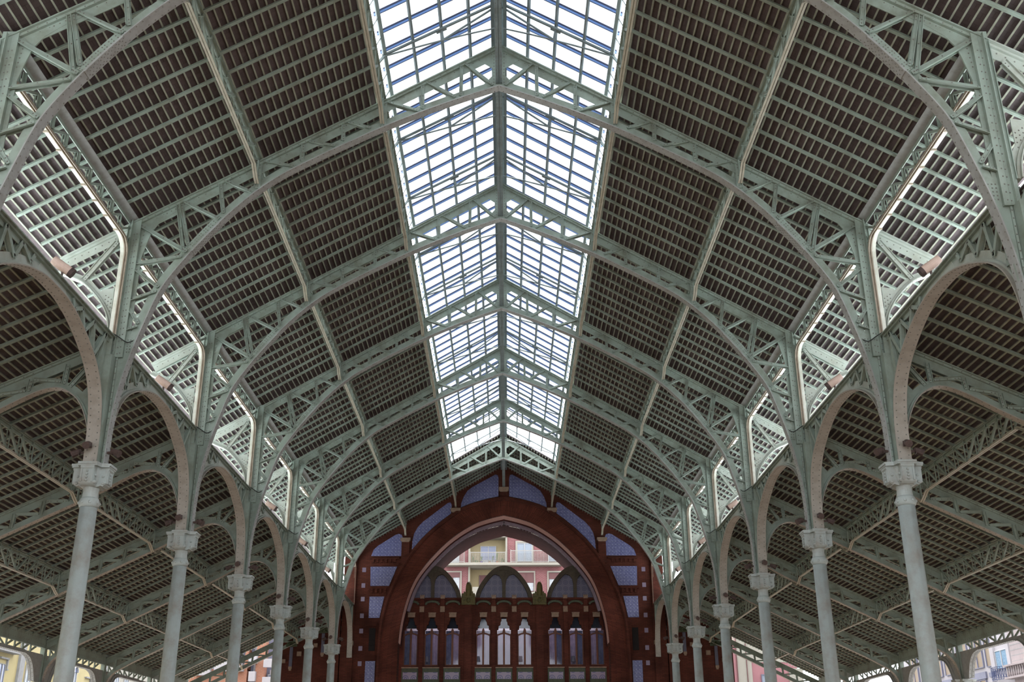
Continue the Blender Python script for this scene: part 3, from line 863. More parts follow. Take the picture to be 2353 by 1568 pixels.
M['whitewall'] = paint('white_render', (0.298, 0.282, 0.295), (0.275, 0.254, 0.267), .6, .8, .15)
M['pinkstone'] = paint('pinkish_stone', (0.250, 0.214, 0.214), (0.222, 0.185, 0.185), 1, .8, .15)
M['rosewall'] = paint('rose_render', (0.237, 0.114, 0.123), (0.214, 0.100, 0.109), .7, .8, .15)
M['bluegrey'] = paint('blue_grey_panel', (0.120, 0.120, 0.165), (0.100, 0.100, 0.140), 2, .6, .3)
M['win'] = flat('window_glass_dark', (.10, .12, .20), .12, .6)
M['winlight'] = flat('window_glass_pale', (0.159, 0.190, 0.235), .2, .5)
M['winframe'] = flat('white_window_frame', (0.273, 0.273, 0.280), .4)
M['blind'] = flat('brown_roller_blind', (0.100, 0.045, 0.045), .7)
M['curtain'] = paint('white_curtain', (0.332, 0.342, 0.351), (0.237, 0.257, 0.285), 6, .8, .1)
M['teal_curtain'] = paint('blue_curtain', (.16, .24, .32), (.10, .16, .22), 6, .8, .1)
M['iron'] = flat('dark_blue_iron', (.03, .04, .10), .5)
M['railing'] = flat('cream_railing', (0.252, 0.238, 0.217), .5)
M['terracotta'] = flat('terracotta_pot', (.35, .14, .08), .8)
M['purple'] = flat('purple_pot', (.10, .05, .25), .6)
M['leafg'] = flat('plant_green', (.08, .13, .05), .7)
M['ochre'] = flat('ochre_blind', (.20, .155, .11), .7)

INN = [(0,14.85),(1.0,14.60),(1.98,14.22),(3.31,13.32),(4.61,11.98),(5.45,10.69),(5.98,8.97),(6.19,7.29),(6.21,5.09),(6.21,-1.65)]
OUTR = [(0,15.97),(1.45,15.66),(2.89,15.08),(4.65,13.68),(5.94,12.09),(6.86,10.17),(7.27,8.55),(7.38,6.8),(7.4,5.0),(7.4,-1.65)]
def sp2(p, n=5): return [(q.x, q.z) for q in spline([V((a, 0, b)) for a, b in p], n)]
INs, OUs = sp2(INN), sp2(OUTR)
def GT(x): return 18.16-RS*x
wallmb = MB()
for s in (-1, 1):
    pts = [(0, GT(0)), (9.55, GT(9.55)), (9.55, AR(9.55)+.2), (13.4, AR(13.4)+.2), (13.4, -1.65)]+list(reversed(INs))
    wallmb.poly([(s*a, FY+.5, b) for a, b in pts], (0,1,0), 1.0)
wall = wallmb.build('wall_back', ['brick'], o=WO); tag(wall, kind='structure')
# raised pilasters, string courses, dentils
def addw(name, mb, mat, parent=None, label=None):
    o = mb.build(name, mat, parent if parent is not None else wall, o=WO)
    if label: o['label'] = label
    return o
for s in (-1, 1):
    mb = MB()
    mb.poly([(s*8.82, 0, -1.65), (s*8.82, 0, GT(8.82)-.2), (s*9.55, 0, GT(9.55)-.2), (s*9.55, 0, -1.65)], (0,1,0), .22, off=FY-.11)
    addw('pilaster', mb, 'brick')
    mb = MB(); mb.poly([(s*9.6, 0, -1.65), (s*9.6, 0, AR(9.6)+.1), (s*10.05, 0, AR(10.05)+.1), (s*10.05, 0, -1.65)], (0,1,0), .35, off=FY-.17); addw('pilaster', mb, 'brick')
    for z0, z1 in ((11.86, 12.26), (10.05, 10.48)):
        mb = MB(); xi = 6.3 if z0 > 11 else 7.0
        mb.box(min(s*xi, s*8.05), max(s*xi, s*8.05), FY-.10, FY, z1-.08, z1); 
        for k in range(8):
            x = 7.95-.26*k
            if x > xi+.1: mb.box(min(s*x, s*(x-.13)), max(s*x, s*(x-.13)), FY-.09, FY, z0+.12, z1-.08)
        mb.box(min(s*xi, s*8.05), max(s*xi, s*8.05), FY-.05, FY, z0, z0+.08)
        addw('dentil_course', mb, 'brick')
    for z0, z1 in ((8.25, 8.42), (6.42, 6.55)):
        mb = MB(); mb.box(min(s*7.5, s*8.2), max(s*7.5, s*8.2), FY-.05, FY, z0, z1); addw('string_course', mb, 'brick')
    # niche window
    mb = MB(); mb.box(min(s*7.56, s*7.92), max(s*7.56, s*7.92), FY-.03, FY+.02, 6.84, 8.13)
    for k in range(5): mb.box(min(s*7.56, s*7.92), max(s*7.56, s*7.92), FY-.05, FY-.02, 6.84+.3*k, 6.86+.3*k)
    addw('slit_window', mb, 'dark')
# arch ring with radial bricks
def ring(name, inner, outer, y0, y1, mat, s, parent):
    mb = MB(); mb.uvs = []; n = len(inner); L = 0; vs = []
    for i in range(n):
        if i: L += (V(inner[i])+V(outer[i])-V(inner[i-1])-V(outer[i-1])).length/2
        w_ = (V(outer[i])-V(inner[i])).length
        for (p, u) in ((inner[i], 0), (outer[i], w_)):
            for y in (y0, y1):
                vs.append((s*p[0], y, p[1])); mb.uvs.append((u+.3, L) if True else None)
    fs = []
    for i in range(n-1):
        a = i*4; b = a+4
        fs += [(a, a+2, b+2, b), (a+1, b+1, b+3, a+3), (a, b, b+1, a+1), (a+2, a+3, b+3, b+2)]
    mb.add(vs, fs); return mb.build(name, mat, parent, o=WO)
for s in (-1, 1):
    ring('arch_ring', INs, OUs, FY-.16, FY-.0, 'brick_arch', s, wall)
    mb = MB(); mb.sweep([V((s*a, FY-.16, b)) for a, b in OUs], (0,1,0), .3, .13*s, 0); mb.sweep([V((s*a, FY-.2, b)) for a, b in OUs], (0,1,0), .1, .07*s, .12*s); addw('arch_molding', mb, 'brick')
# second wall, lilac soffit band and vault between the two arches
bw = MB()
for s in (-1, 1):
    pts = [(0, 17.2), (9.5, 17.2), (9.5, -1.65)]+list(reversed(INs))
    bw.poly([(s*a, 70.6, b) for a, b in pts], (0,1,0), 1.0)
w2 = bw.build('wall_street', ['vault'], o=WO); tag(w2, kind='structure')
for s in (-1, 1):
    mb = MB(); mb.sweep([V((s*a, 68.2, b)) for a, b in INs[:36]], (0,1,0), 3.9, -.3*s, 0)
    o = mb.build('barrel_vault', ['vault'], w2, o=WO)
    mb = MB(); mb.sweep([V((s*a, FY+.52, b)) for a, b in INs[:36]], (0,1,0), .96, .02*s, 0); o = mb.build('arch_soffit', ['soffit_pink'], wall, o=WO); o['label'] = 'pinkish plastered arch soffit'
    mb = MB(); P = [V((s*a, 66.6, b+.02)) for a, b in INs[:30]]; mb.sweep(P, (0,1,0), .35, .17*s, 0)
    k = 0
    for a, b in zip(P, P[1:]):
        mb.bar(a+V((-.22*s*0, -.1, -.22)), a+V((0, -.1, -.30)), .05, .05, (0,1,0))
    o = mb.build('soffit_band', ['soffit'], w2, o=WO); o['label'] = 'lilac plaster soffit band'
# fluorescent fittings
FL = [(-1.04,14.82,-.37,14.96),(-2.41,14.23,-1.75,14.53),(-3.67,13.45,-3.07,13.86),(-4.81,12.39,-4.30,12.91)]
for k, (a, b, c, d) in enumerate(FL):
    for s in (1, -1):
        q = .9745
        p1, p2 = V((s*a*q, 66.75, b*q)), V((s*c*q, 66.75, d*q)); c0 = (p1+p2)/2
        r = empty('fluorescent_fitting', c0+V((0,0,ZO))); tag(r, f'slim fluorescent fitting under the brick arch, {ORD[k]} out from the crown on the {SIDE[-s]}', 'light fitting', 'fluorescent fittings under the arch')
        mb = MB(); mb.bar(p1-c0+V((0,0,.06)), p2-c0+V((0,0,.06)), .16, .09, (0,0,1)); mb.build('housing', 'blind', r)
        mb = MB(); mb.bar(p1-c0, p2-c0, .05, .035, (0,0,1)); mb.build('tube', 'white', r)
# corbels
for s, x, z0, z1, nm in ((0, 0, 16.30, 16.55, 'under the ridge girder'), (1, 2.95, 15.0, 15.24, 'under the skylight purlin'), (1, 5.95, 13.2, 13.42, 'under the mid-slope purlin'), (1, 8.97, 7.05, 7.38, 'under the last arcade arch')):
    for sg in ((1,) if s == 0 else (-1, 1)):
        h = .30 if x < 8 else .16; c = V((sg*x, FY-.2, z1))
        mb = MB(); mb.box(-h, h, -.16, .2, -(z1-z0)*.7, 0)
        mb.poly([(-h*.9, -.1, -(z1-z0)*.7), (h*.9, -.1, -(z1-z0)*.7), (h*.75, -.1, -(z1-z0)), (-h*.75, -.1, -(z1-z0))], (0,1,0), .2, off=.1)
        o = mb.build('stone_corbel', ['stone'], loc=c+V((0,0,ZO)))
        tag(o, f'pale stone corbel on the brick gable {nm}'+('' if s == 0 else f', {SIDE[sg]} side'), 'corbel', 'stone corbels of the gable')
# short strut of the purlins down to the corbels
# brick piers below the gable corbels
for x, z1, z0 in ((0, 16.3, 15.9), (2.95, 15.0, 14.9), (5.95, 13.2, 11.9)):
    for sg in ((1,) if x == 0 else (-1, 1)):
        mb = MB(); mb.box(sg*x-.24, sg*x+.24, FY-.14, FY, z0, z1); addw('brick_pier', mb, 'brick')
# blue studded panels
def ao(x, dz=.12):      # arch extrados height + margin
    for (a, b), (c, d) in zip(OUs, OUs[1:]):
        if a <= x <= c: return b+(d-b)*(x-a)/max(1e-6, c-a)+dz
    return 5
up1 = [(.33, ao(.33)), (.33,17.2), (.38,17.38), (.52,17.42), (1.95,16.62), (2.25,16.38), (2.48,16.0), (2.62,15.6), (2.64, ao(2.64))]+[(x, ao(x)) for x in (2.2,1.6,1.0)]
up2 = [(3.24, ao(3.24)), (3.2,15.5), (3.28,15.66), (3.45,15.62), (4.95,14.45), (5.25,14.12), (5.45,13.75), (5.55,13.3), (5.57, ao(5.57))]+[(x, ao(x)) for x in (5.0,4.4,3.8)]
pan = [(up1, 'curved blue studded tile panel beside the ridge corbel'), (up2, 'long curved blue studded tile panel over the arch haunch'),
       ([(6.15,12.37),(8.01,12.37),(7.88,12.75),(7.62,13.0),(6.6,13.65),(6.4,13.72),(6.22,13.66),(6.15,13.5)], 'blue studded tile panel with sloping top beside the purlin corbel'),
       ([(6.42,11.73),(8.02,11.73),(7.98,10.59),(6.86,10.59)], 'blue studded tile panel, upper one with a slanting edge beside the arch'),
       ([(7.12,9.96),(8.0,9.96),(8.0,8.72),(7.36,8.72)], 'blue studded tile panel, lower one with a slanting edge beside the arch'),
       ([(7.50,6.26),(8.07,6.26),(8.07,4.2),(7.50,4.2)], 'narrow upright blue studded tile panel at the foot of the brick arch')]
for pts, lab in pan:
    for s in (-1, 1):
        cx_ = sum(p[0] for p in pts)/len(pts); cz = sum(p[1] for p in pts)/len(pts)
        mb = MB(); mb.poly([(s*(a-cx_), -.02, b-cz) for a, b in pts], (0,1,0), .04)
        o = mb.build('studded_tiling', ['blue_stud'], loc=(s*cx_, FY, cz+ZO)); tag(o, f'{lab}, {SIDE[s]} side', 'tiles', 'blue studded tile panels')
for k, z in enumerate((11.55, 10.62, 9.82, 8.85, 7.97, 6.98, 6.12)):
    for s in (-1, 1):
        mb = MB(); mb.box(-.11, .11, -.03, .02, -.13, .13)
        o = mb.build('accent_tile', ['flower_light'], loc=(s*8.40, FY, z+ZO)); tag(o, f'small square lilac tile set in brick, {ORD[k]} from the top on the {SIDE[s]}', 'tile', 'small square tiles in the brick')
# ceramic trees on the aisle walls
for s in (-1, 1):
    for nm, x, zc in (('outer', 12.42, 7.08), ('inner', 10.60, 7.86)):
        r = empty('ceramic_tree', (s*x, FY-.04, zc+ZO)); tag(r, f'dark green ceramic tree ornament on the brick wall, {nm} one of the {SIDE[s]} aisle', 'wall ornament', 'ceramic trees on the end wall')
        mb = MB(); mb.poly([(.33*math.cos(a), 0, .05+.27*math.sin(a)) for a in [PI*k/10-.12 for k in range(11)]]+[(-.31, 0, -.02)], (0,1,0), .1)
        for k in range(26):
            a = random.uniform(0, PI); q = random.uniform(.05, .3); mb.lathe([(.001,-.03),(.04,0),(.001,.03)], c=(q*math.cos(a), -.05, .06+.8*q*math.sin(a)), seg=6)
        mb.build('leafy_crown', 'green_glaze', r)
        mb = MB(); mb.box(-.09, .09, -.03, .03, -1.12, -.02); mb.box(-.04, .04, -.05, -.03, -1.1, -.05); mb.build('trunk_panel', 'bluegrey', r)
        mb = MB(); mb.box(-.10, .10, -.09, .05, -1.26, -1.12); mb.box(-.07, .07, -.07, .05, -1.34, -1.26); mb.build('stone_foot', 'stone', r)
    for k, (x, z, h) in enumerate(((11.95, 6.68, .13), (12.84, 6.27, .11), (11.02, 7.16, .11))):
        mb = MB(); mb.box(-h, h, -.08, .04, -h, h); mb.box(-h*.7, h*.7, -.1, -.07, -h*.7, h*.7)
        o = mb.build('stone_block', ['stone'], loc=(s*x, FY-.02, z+ZO)); tag(o, f'small carved stone block on the {SIDE[s]} aisle wall, '+['between the two ceramic trees', 'outermost, near the street', 'next to the inner ceramic tree'][k], 'stone block', 'carved stone blocks on the end wall')

# ------------------------------------------------------------------ bay screen inside the arch
BY = 67.0
def cells(): return [-5.65, -4.39, -3.13, -1.26, 0, 1.26, 3.13, 4.39, 5.65]
scr = MB()
for c in cells():
    h = .63
    notch = [(-.42,6.2),(-.42,8.30),(-.34,8.32),(-.32,8.56),(-.22,8.60),(-.20,8.80),(-.15,8.84),(-.15,9.02),(.15,9.02),(.15,8.84),(.20,8.80),(.22,8.60),(.32,8.56),(.34,8.32),(.42,8.30),(.42,6.2)]
    scr.poly([(c-h,BY+.2,10.16),(c-h,BY+.2,6.2)]+[(c+a,BY+.2,b) for a, b in notch]+[(c+h,BY+.2,6.2),(c+h,BY+.2,10.16)], (0,1,0), .35)
    scr.box(c-h, c+h, BY+.03, BY+.38, -1.65, 6.2)
for s in (-1, 1):
    scr.box(min(s*1.89, s*2.50), max(s*1.89, s*2.50), BY+.03, BY+.38, -1.65, 10.2)
    scr.box(min(s*6.28, s*6.5), max(s*6.28, s*6.5), BY+.03, BY+.38, -1.65, 10.2)
screen = scr.build('wall_screen', ['brick'], o=WO); tag(screen, kind='structure')
for s in (-1, 1):
    mb = MB(); mb.box(min(s*1.76,s*2.60), max(s*1.76,s*2.60), BY-.08, BY+.03, -1.65, 9.75); mb.box(s*2.18-.21, s*2.18+.21, BY-.2, BY-.08, -1.65, 9.75); addw('pilaster', mb, 'brick', screen)
for g in (-4.39, 0, 4.39):
    mb = MB(); mb.box(g-1.80, g+1.80, BY-.06, BY+.2, 10.08, 10.2); addw('cornice', mb, 'brick', screen)
    for dx in (-.63, .63):
        mb = MB(); mb.box(g+dx-.12, g+dx+.12, BY-.08, BY+.03, -1.65, 10.12); addw('pilaster', mb, 'brick', screen)
        for nm, zz in (('carved_stone', 9.5),):
            mb = MB(); mb.box(-.14, .14, -.04, .04, -.17, .17); mb.bar((-.08,-.05,-.1),(.08,-.05,.1), .03, .05, (0,1,0))
            o = mb.build('carved_block', ['stone'], loc=(g+dx, BY-.10, zz+ZO)); tag(o, f'carved stone block on the brick pilaster, {"left" if dx < 0 else "right"} one of the {"left" if g < 0 else "right" if g > 0 else "middle"} window group', 'stone block', 'carved blocks between the windows')
        mb = MB()
        mb.box(-.13, .13, -.06, .06, -.11, .02)
        for q in (-.1, 0, .1): mb.poly([(q-.035, 0, .02), (q+.035, 0, .02), (q+.045, 0, .13), (q, 0, .09), (q-.045, 0, .13)], (0,1,0), .1)
        o = mb.build('crown_finial', ['stone'], loc=(g+dx, BY-.06, 10.25+ZO)); tag(o, f'little crown-shaped stone finial, {"left" if dx < 0 else "right"} one under the {"left" if g < 0 else "right" if g > 0 else "middle"} tiled gable', 'finial', 'crown finials of the screen')
PN = {-1: 'left', 0: 'middle', 1: 'right'}
def sheer(name, c, c2):
    m = paint(name, c, c2, 2.5, .8, .05); t = m.node_tree; b = t.nodes['Principled BSDF']; out = t.nodes['Material Output']
    tr = N(t, 'ShaderNodeBsdfTranslucent'); mx = N(t, 'ShaderNodeMixShader'); mx.inputs[0].default_value = .6
    t.links.new(b.inputs['Base Color'].links[0].from_socket, tr.inputs[0])
    t.links.new(b.outputs[0], mx.inputs[1]); t.links.new(tr.outputs[0], mx.inputs[2]); t.links.new(mx.outputs[0], out.inputs['Surface'])
    return m
M['curt_l'] = sheer('lilac_curtain', (.60, .52, .60), (.40, .37, .46))
M['curt_d'] = sheer('slate_curtain', (.30, .32, .42), (.18, .20, .28))
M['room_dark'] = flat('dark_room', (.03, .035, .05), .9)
WN = []
for k, c in enumerate(cells()):
    r = empty(f'window_{k+1}', (c, BY+.12, 6.2+ZO)); tag(r, f'arched wooden window with pale curtains, {ORD[k] if k < 8 else "ninth"} from the left in the brick screen', 'window', 'windows of the brick screen', 'structure')
    mb = MB()
    mb.box(-.42, -.37, 0, .08, 0, 1.85); mb.box(.37, .42, 0, .08, 0, 1.85); mb.box(-.055, .055, -.02, .08, 0, 1.9); mb.box(-.42, .42, 0, .08, 0, .06)
    arcp = [V((x, .03, 1.80+.13*(1-(x/.42)**2))) for x in [-.42+.084*j for j in range(11)]]
    mb.sweep(arcp, (0,1,0), .12, .08, 0); mb.poly([(-.10,.0,1.9),(.10,.0,1.9),(.06,.0,2.12),(0,.0,2.2),(-.06,.0,2.12)], (0,1,0), .1)
    mb.build('window_frame', 'wood', r)
    mb = MB(); mb.box(-.40, .40, .09, .10, .03, 2.75); mb.build('pane', M['pane_glass'] if 'pane_glass' in M else M.setdefault('pane_glass', glassmat('window_pane', (.85,.86,.92), .03)), r)
    for side in (-1, 1):
        out = (abs(c) > 2 and side == (1 if c < 0 else -1)*-1)
        mb = MB(); n = 10; x0, x1 = (0.02, .40)
        P = [V((side*(x0+(x1-x0)*j/n), .16+.02*math.sin(j*2.3), 0)) for j in range(n+1)]
        vs = []; fs = []
        for p in P: vs += [(p.x, p.y, .02), (p.x, p.y, 2.05)]
        for j in range(n): fs.append((2*j, 2*j+2, 2*j+3, 2*j+1))
        o_ = len(vs); vs += [(a, b+.008, z) for a, b, z in vs]; fs += [tuple(i+o_ for i in f_) for f_ in fs]
        mb.add(vs, fs); mb.build('curtain', 'curt_l' if not out else 'curt_d', r)
    mb = MB(); mb.box(-.215, .215, -.14, .0, 2.84, 3.06); mb.box(-.235, .235, -.17, .0, 3.06, 3.12); o = mb.build('lintel_stone', 'stone', r)
    mb = MB(); mb.box(-.51, .51, -.2, 0, -.16, -.10); mb.build('sill', 'stone', r)
    mb = MB(); mb.box(-.5, .5, -.12, -.08, -.98, -.16); mb.build('apron', 'green_glaze', r)
    mb = MB(); mb.box(-.42, .42, -.15, -.12, -.79, -.39); mb.build('apron_panel', 'flower_light', r)
    mb = MB(); mb.sweep([V((x, -.14, 3.62+.22*(1-(x/.47)**2)**.6 if abs(x) < .47 else 3.62)) for x in [-.47+.094*j for j in range(11)]], (0,1,0), .14, .12, 0); mb.build('green_hood', 'green_glaze', r)
# bedside lamps behind the panes
for k, (c, dx, tone) in enumerate(((-4.39, -.28, 'bluegrey'), (-1.26, -.30, 'bluegrey'), (1.26, -.26, 'curt_l'), (4.39, -.2, 'bluegrey'))):
    r = empty('table_lamp', (c+dx, BY+.24, 6.22+ZO)); tag(r, f'small table lamp with tapered shade behind the {["second","fourth","sixth","eighth"][k]} window of the screen', 'lamp', 'table lamps behind the windows')
    mb = MB(); mb.lathe([(.145,.2),(.09,.53)], seg=14); mb.build('lamp_shade', tone, r)
    mb = MB(); mb.lathe([(.05,0),(.05,.02),(.012,.03),(.012,.22)], seg=8); mb.build('lamp_stand', 'iron', r)
# room behind the screen
mb = MB(); mb.box(-6.4, 6.4, BY+1.9, BY+2.0, 4, 10.1); mb.box(-6.4, 6.4, BY+.4, BY+2, 10.0, 10.1); mb.box(-6.4, 6.4, BY+.4, BY+2, 5.2, 5.3); mb.box(-6.4, -6.3, BY+.4, BY+2, 4, 10.1); mb.box(6.3, 6.4, BY+.4, BY+2, 4, 10.1)
addw('inner_room', mb, 'whitewall', screen)
mb = MB(); mb.box(-6.3, 6.3, BY+.42, BY+.5, 8.42, 10.1); addw('dark_ceiling', mb, 'room_dark', screen)  # board added to darken the upper panes like a reflected roof
for x in (-4.39, 0, 4.39):
    ld = bpy.data.lights.new('room_light', 'AREA'); ld.shape = 'RECTANGLE'; ld.size = 3.4; ld.size_y = .5; ld.energy = 150; ld.color = (1, .9, .92)  # unseen fill light added behind the curtains to brighten them
    lo = bpy.data.objects.new('room_light', ld); col.objects.link(lo); lo.location = (x, BY+1.3, 9.6+ZO)
# tiled gables over the bays
for g in (-4.39, 0, 4.39):
    r = empty('tiled_gable', (g, BY, 10.2+ZO)); tag(r, f'parabolic rendered gable with two flower-tiled recesses, {PN[(g > 0)-(g < 0)]} of the three over the screen', 'gable', 'parabolic gables of the screen')
    ol = [(-1.76,-.02),(-1.70,.3),(-1.52,.72),(-1.2,1.2),(-.78,1.65),(-.4,1.88),(0,1.95),(.4,1.88),(.78,1.65),(1.2,1.2),(1.52,.72),(1.70,.3),(1.76,-.02)]
    P = [V((p.x, 1.3, p.z)) for p in spline([V((a,0,b)) for a, b in ol], 3)]
    mb = MB(); mb.sweep(P, (0,1,0), 2.7, .26, 0); mb.build('vault_shell', 'dome', r)
    mb = MB(); mb.poly([(p.x*.95, .22, p.z*.95) for p in P], (0,1,0), .05); mb.build('tile_tympanum', 'flower', r)
    mb = MB()
    f1 = [(-.10,0),(.10,0),(.10,.85),(.16,1.15),(.30,1.36),(.55,1.44),(.80,1.34),(1.08,1.0),(1.3,.65),(1.45,.3),(1.5,0),(1.72,0),(1.5,.75),(1.18,1.2),(.76,1.64),(.38,1.86),(0,1.93)]
    f2 = [(-a, b) for a, b in f1[2:-1]]
    full = f1+list(reversed(f2))
    mb.poly([(a, .08, b) for a, b in full], (0,1,0), .20); mb.build('recess_frame', 'dome', r)
# pinnacles
for s in (-1, 1):
    r = empty('pinnacle', (s*2.18, BY-.1, 9.74+ZO)); tag(r, f'mossy green-gold carved pinnacle between the {SIDE[s]} and middle tiled gables', 'pinnacle', 'carved pinnacles of the screen')
    mb = MB(); mb.box(-.42, .42, -.2, .3, 0, .55); 
    for x in (-.34, -.12, .12, .34): mb.box(x-.04, x+.04, -.25, -.2, .05, .5)
    for z in (.05, .5): mb.box(-.4, .4, -.24, -.2, z-.03, z+.03)
    for k in range(7):
        a = k*PI*2/7; mb.lathe([(.001,-.04),(.045,0),(.001,.04)], c=(.12*math.cos(a), -.25, .27+.12*math.sin(a)), seg=6)
    mb.build('carved_base', 'gold', r)
    mb = MB()
    for sg in (-1, 1): mb.poly([(sg*.42,0,.55),(sg*.42,0,.62),(sg*.36,0,.72),(sg*.30,0,.68),(sg*.27,0,.84),(sg*.17,0,.74),(sg*.15,0,.55)], (0,1,0), .4, off=.05)
    mb.build('shoulder_leaves', 'gold', r)
    mb = MB(); mb.lathe([(.22,.55),(.20,.8),(.19,1.0),(.17,1.2),(.12,1.34),(.08,1.38)], seg=10, fn=lambda a, z: 1+.06*math.cos(5*a))
    for k in range(5):
        a = k*PI*2/5; mb.poly([(.06*math.cos(a)-.03, .06*math.sin(a), 1.34), (.06*math.cos(a)+.03, .06*math.sin(a), 1.34), (.07*math.cos(a), .07*math.sin(a), 1.46)], (0,1,0), .03)
    mb.build('spire', 'gold', r)

# ------------------------------------------------------------------ street buildings
class F:
    """facade helper: boxes on a wall plane; u runs along the wall, d is depth in front of it"""
    def __init__(s, axis, pos, sgn): s.a, s.p, s.s = axis, pos, sgn
    def box(s, mb, u0, u1, z0, z1, d0, d1):
        s.n = getattr(s, 'n', 0)+1; d1 += .004*(s.n % 7); a, b = s.p+s.s*d0, s.p+s.s*d1; a, b = min(a, b), max(a, b)
        if s.a == 'y': mb.box(u0, u1, a, b, z0, z1)
        else: mb.box(a, b, u0, u1, z0, z1)
        return mb
def bpart(name, mat, parent, fac, rects, label=None):
    mb = MB()
    for r_ in rects: fac.box(mb, *r_)
    top = parent
    while top.parent is not None: top = top.parent
    o = mb.build(name, mat, parent, o=(top.location.x, top.location.y, top.location.z-ZO))
    if label: o['label'] = label
    return o
def bo(r): return (r.location.x, r.location.y, r.location.z-ZO)
def wnd(parent, fac, u0, u1, z0, z1, glass='winlight', frame='winframe', d=.02, mull=1, blind=None, arch=0):
    fr = bpart('window', frame, parent, fac, [(u0-.06,u0,z0-.06,z1+.06,d,d+.12),(u1,u1+.06,z0-.06,z1+.06,d,d+.12),(u0,u1,z1,z1+.06,d,d+.12),(u0,u1,z0-.06,z0,d,d+.12)]+[(u0+(u1-u0)*(k+1)/(mull+1)-.04, u0+(u1-u0)*(k+1)/(mull+1)+.04, z0, z1, d, d+.12) for k in range(mull)])
    bpart('pane', glass, fr, fac, [(u0,u1,z0,z1,d,d+.05)])
    if blind: bpart('roller_blind', blind[0], fr, fac, [(u0+.02,u1-.02,z1-blind[1],z1,d+.05,d+.10)])
    return fr
# apartment block seen through the arch
FA = F('y', 110.0, -1)
b = empty('apartment_building', (0, 112, 0)); tag(b, 'red brick apartment house with cream balconies seen through the brick arch', 'building')
bpart('brick_wall', 'pink_brick', b, FA, [(-14,-3.72,-1.65,27,-8,0),(.2,14,-1.65,27,-8,0),(-3.72,.2,-1.65,27,-8,-1.4)])
bpart('loggia_wall', 'cream', b, FA, [(-3.72,.2,-1.65,27,-1.4,-1.3),(-3.62,-3.55,-1.65,27,-1.3,0),(.05,.2,-1.65,27,-1.3,0)])
bpart('balcony_slab', 'cream_pale', b, FA, [(-6.1,5.75,19.86,20.02,0,1.0),(-6.05,5.7,20.02,20.14,0,.9)])
bpart('balcony_slab', 'cream_pale', b, FA, [(-3.72,.2,22.85,23.1,-1.3,.2),(-3.72,.2,19.78,19.9,-1.3,.1)])
bpart('loggia_frame', 'cream_pale', b, FA, [(-3.76,-3.58,14,26,-.1,.12),(.04,.22,14,26,-.1,.12)])
fr = wnd(b, FA, -2.5, -.99, 20.35, 22.15, 'win', d=-1.3)
bpart('door_panel', 'winframe', b, FA, [(-2.48,-1.8,20.15,20.75,-1.28,-1.14),(-1.7,-1.0,20.15,20.75,-1.28,-1.14)])
wnd(b, FA, 1.27, 2.72, 20.4, 22.2, 'winlight')
bpart('window_surround', 'cream_pale', b, FA, [(1.07,1.25,20.16,22.46,0,.12),(2.74,2.9,20.16,22.46,0,.12),(1.07,2.9,22.3,22.48,0,.12)])
wnd(b, FA, 4.45, 5.9, 20.4, 22.2, 'winlight')
wnd(b, FA, -6.4, -4.75, 20.2, 22.0, 'curtain')
wnd(b, FA, -6.0, -4.62, 16.9, 19.22, 'curtain', 'blind', blind=('blind', .45))
bpart('window_surround', 'cream_pale', b, FA, [(-6.2,-4.42,19.24,19.42,0,.12),(-4.6,-4.42,16.5,19.42,0,.12)])
wnd(b, FA, 1.45, 2.88, 17.4, 19.18, 'curtain', 'blind', blind=('blind', .95))
bpart('window_surround', 'cream_pale', b, FA, [(1.25,3.06,19.2,19.4,0,.12),(2.9,3.06,17.2,19.4,0,.12),(1.25,3.1,17.1,17.3,0,.15)])
wnd(b, FA, 4.48, 6.1, 17.4, 19.18, 'curtain', 'blind', blind=('blind', .6))
bpart('window_surround', 'cream_pale', b, FA, [(4.28,6.3,19.2,19.4,0,.12),(4.28,4.46,17.2,19.4,0,.12)])
wnd(b, FA, -2.62, -1.0, 16.5, 19.14, 'win', 'blind', d=-1.3, blind=('blind', 1.1))
bpart('parapet', 'cream_pale', b, FA, [(-3.3,-2.0,16.0,17.75,.0,.5)])
def railing(u0, u1, d):
    mb = MB(); FA.box(mb, u0, u1, 21.30, 21.36, d, d+.05); FA.box(mb, u0, u1, 20.2, 20.24, d, d+.05)
    n = int((u1-u0)/.115)
    for k in range(n+1): FA.box(mb, u0+(u1-u0)*k/n-.014, u0+(u1-u0)*k/n+.014, 20.2, 21.34, d+.01, d+.04)
    for u in (u0, u1): FA.box(mb, u-.04, u+.04, 20.14, 21.42, d, d+.06)
    mb.build('balcony_railing', 'railing', b, o=bo(b))
railing(-6.1, -4.14, .85); railing(-3.56, .02, .0); railing(.58, 4.4, .85); railing(4.4, 5.7, .85)
for k, (u, mat, h, pl) in enumerate(((-3.3,'terracotta',.18,.75),(-2.85,'terracotta',.14,.3),(-2.42,'purple',.28,.7),(-1.6,'terracotta',.24,.15),(-1.28,'iron',.16,.9),(-.82,'terracotta',.30,1.05),(-.35,'iron',.2,.5),(-.15,'terracotta',.2,.4),(-3.05,'terracotta',.1,.4))):
    r = empty('potted_plant', (u, 110.5-.35, 20.14+ZO)); tag(r, f'small {["terracotta","purple","dark"][("terracotta","purple","iron").index(mat)]} pot with a plant on the balcony, {"tallest leaves" if pl > 1 else "%s along the loggia" % (ORD+["ninth"])[k]}', 'potted plant', 'potted plants on the balcony')
    mb = MB(); mb.lathe([(.08,0),(.12,h)], seg=10); mb.build('pot', mat, r)
    mb = MB()
    for j in range(7):
        a = random.uniform(0, 6.28); q = random.uniform(.05, .16)
        mb.tube([(0,0,h*.9),(q*.5*math.cos(a),q*.5*math.sin(a),h+pl*.6),(q*math.cos(a),q*math.sin(a),h+pl*random.uniform(.7,1))], [.02,.025,.004], 4)
    mb.build('leaves', 'leafg', r)
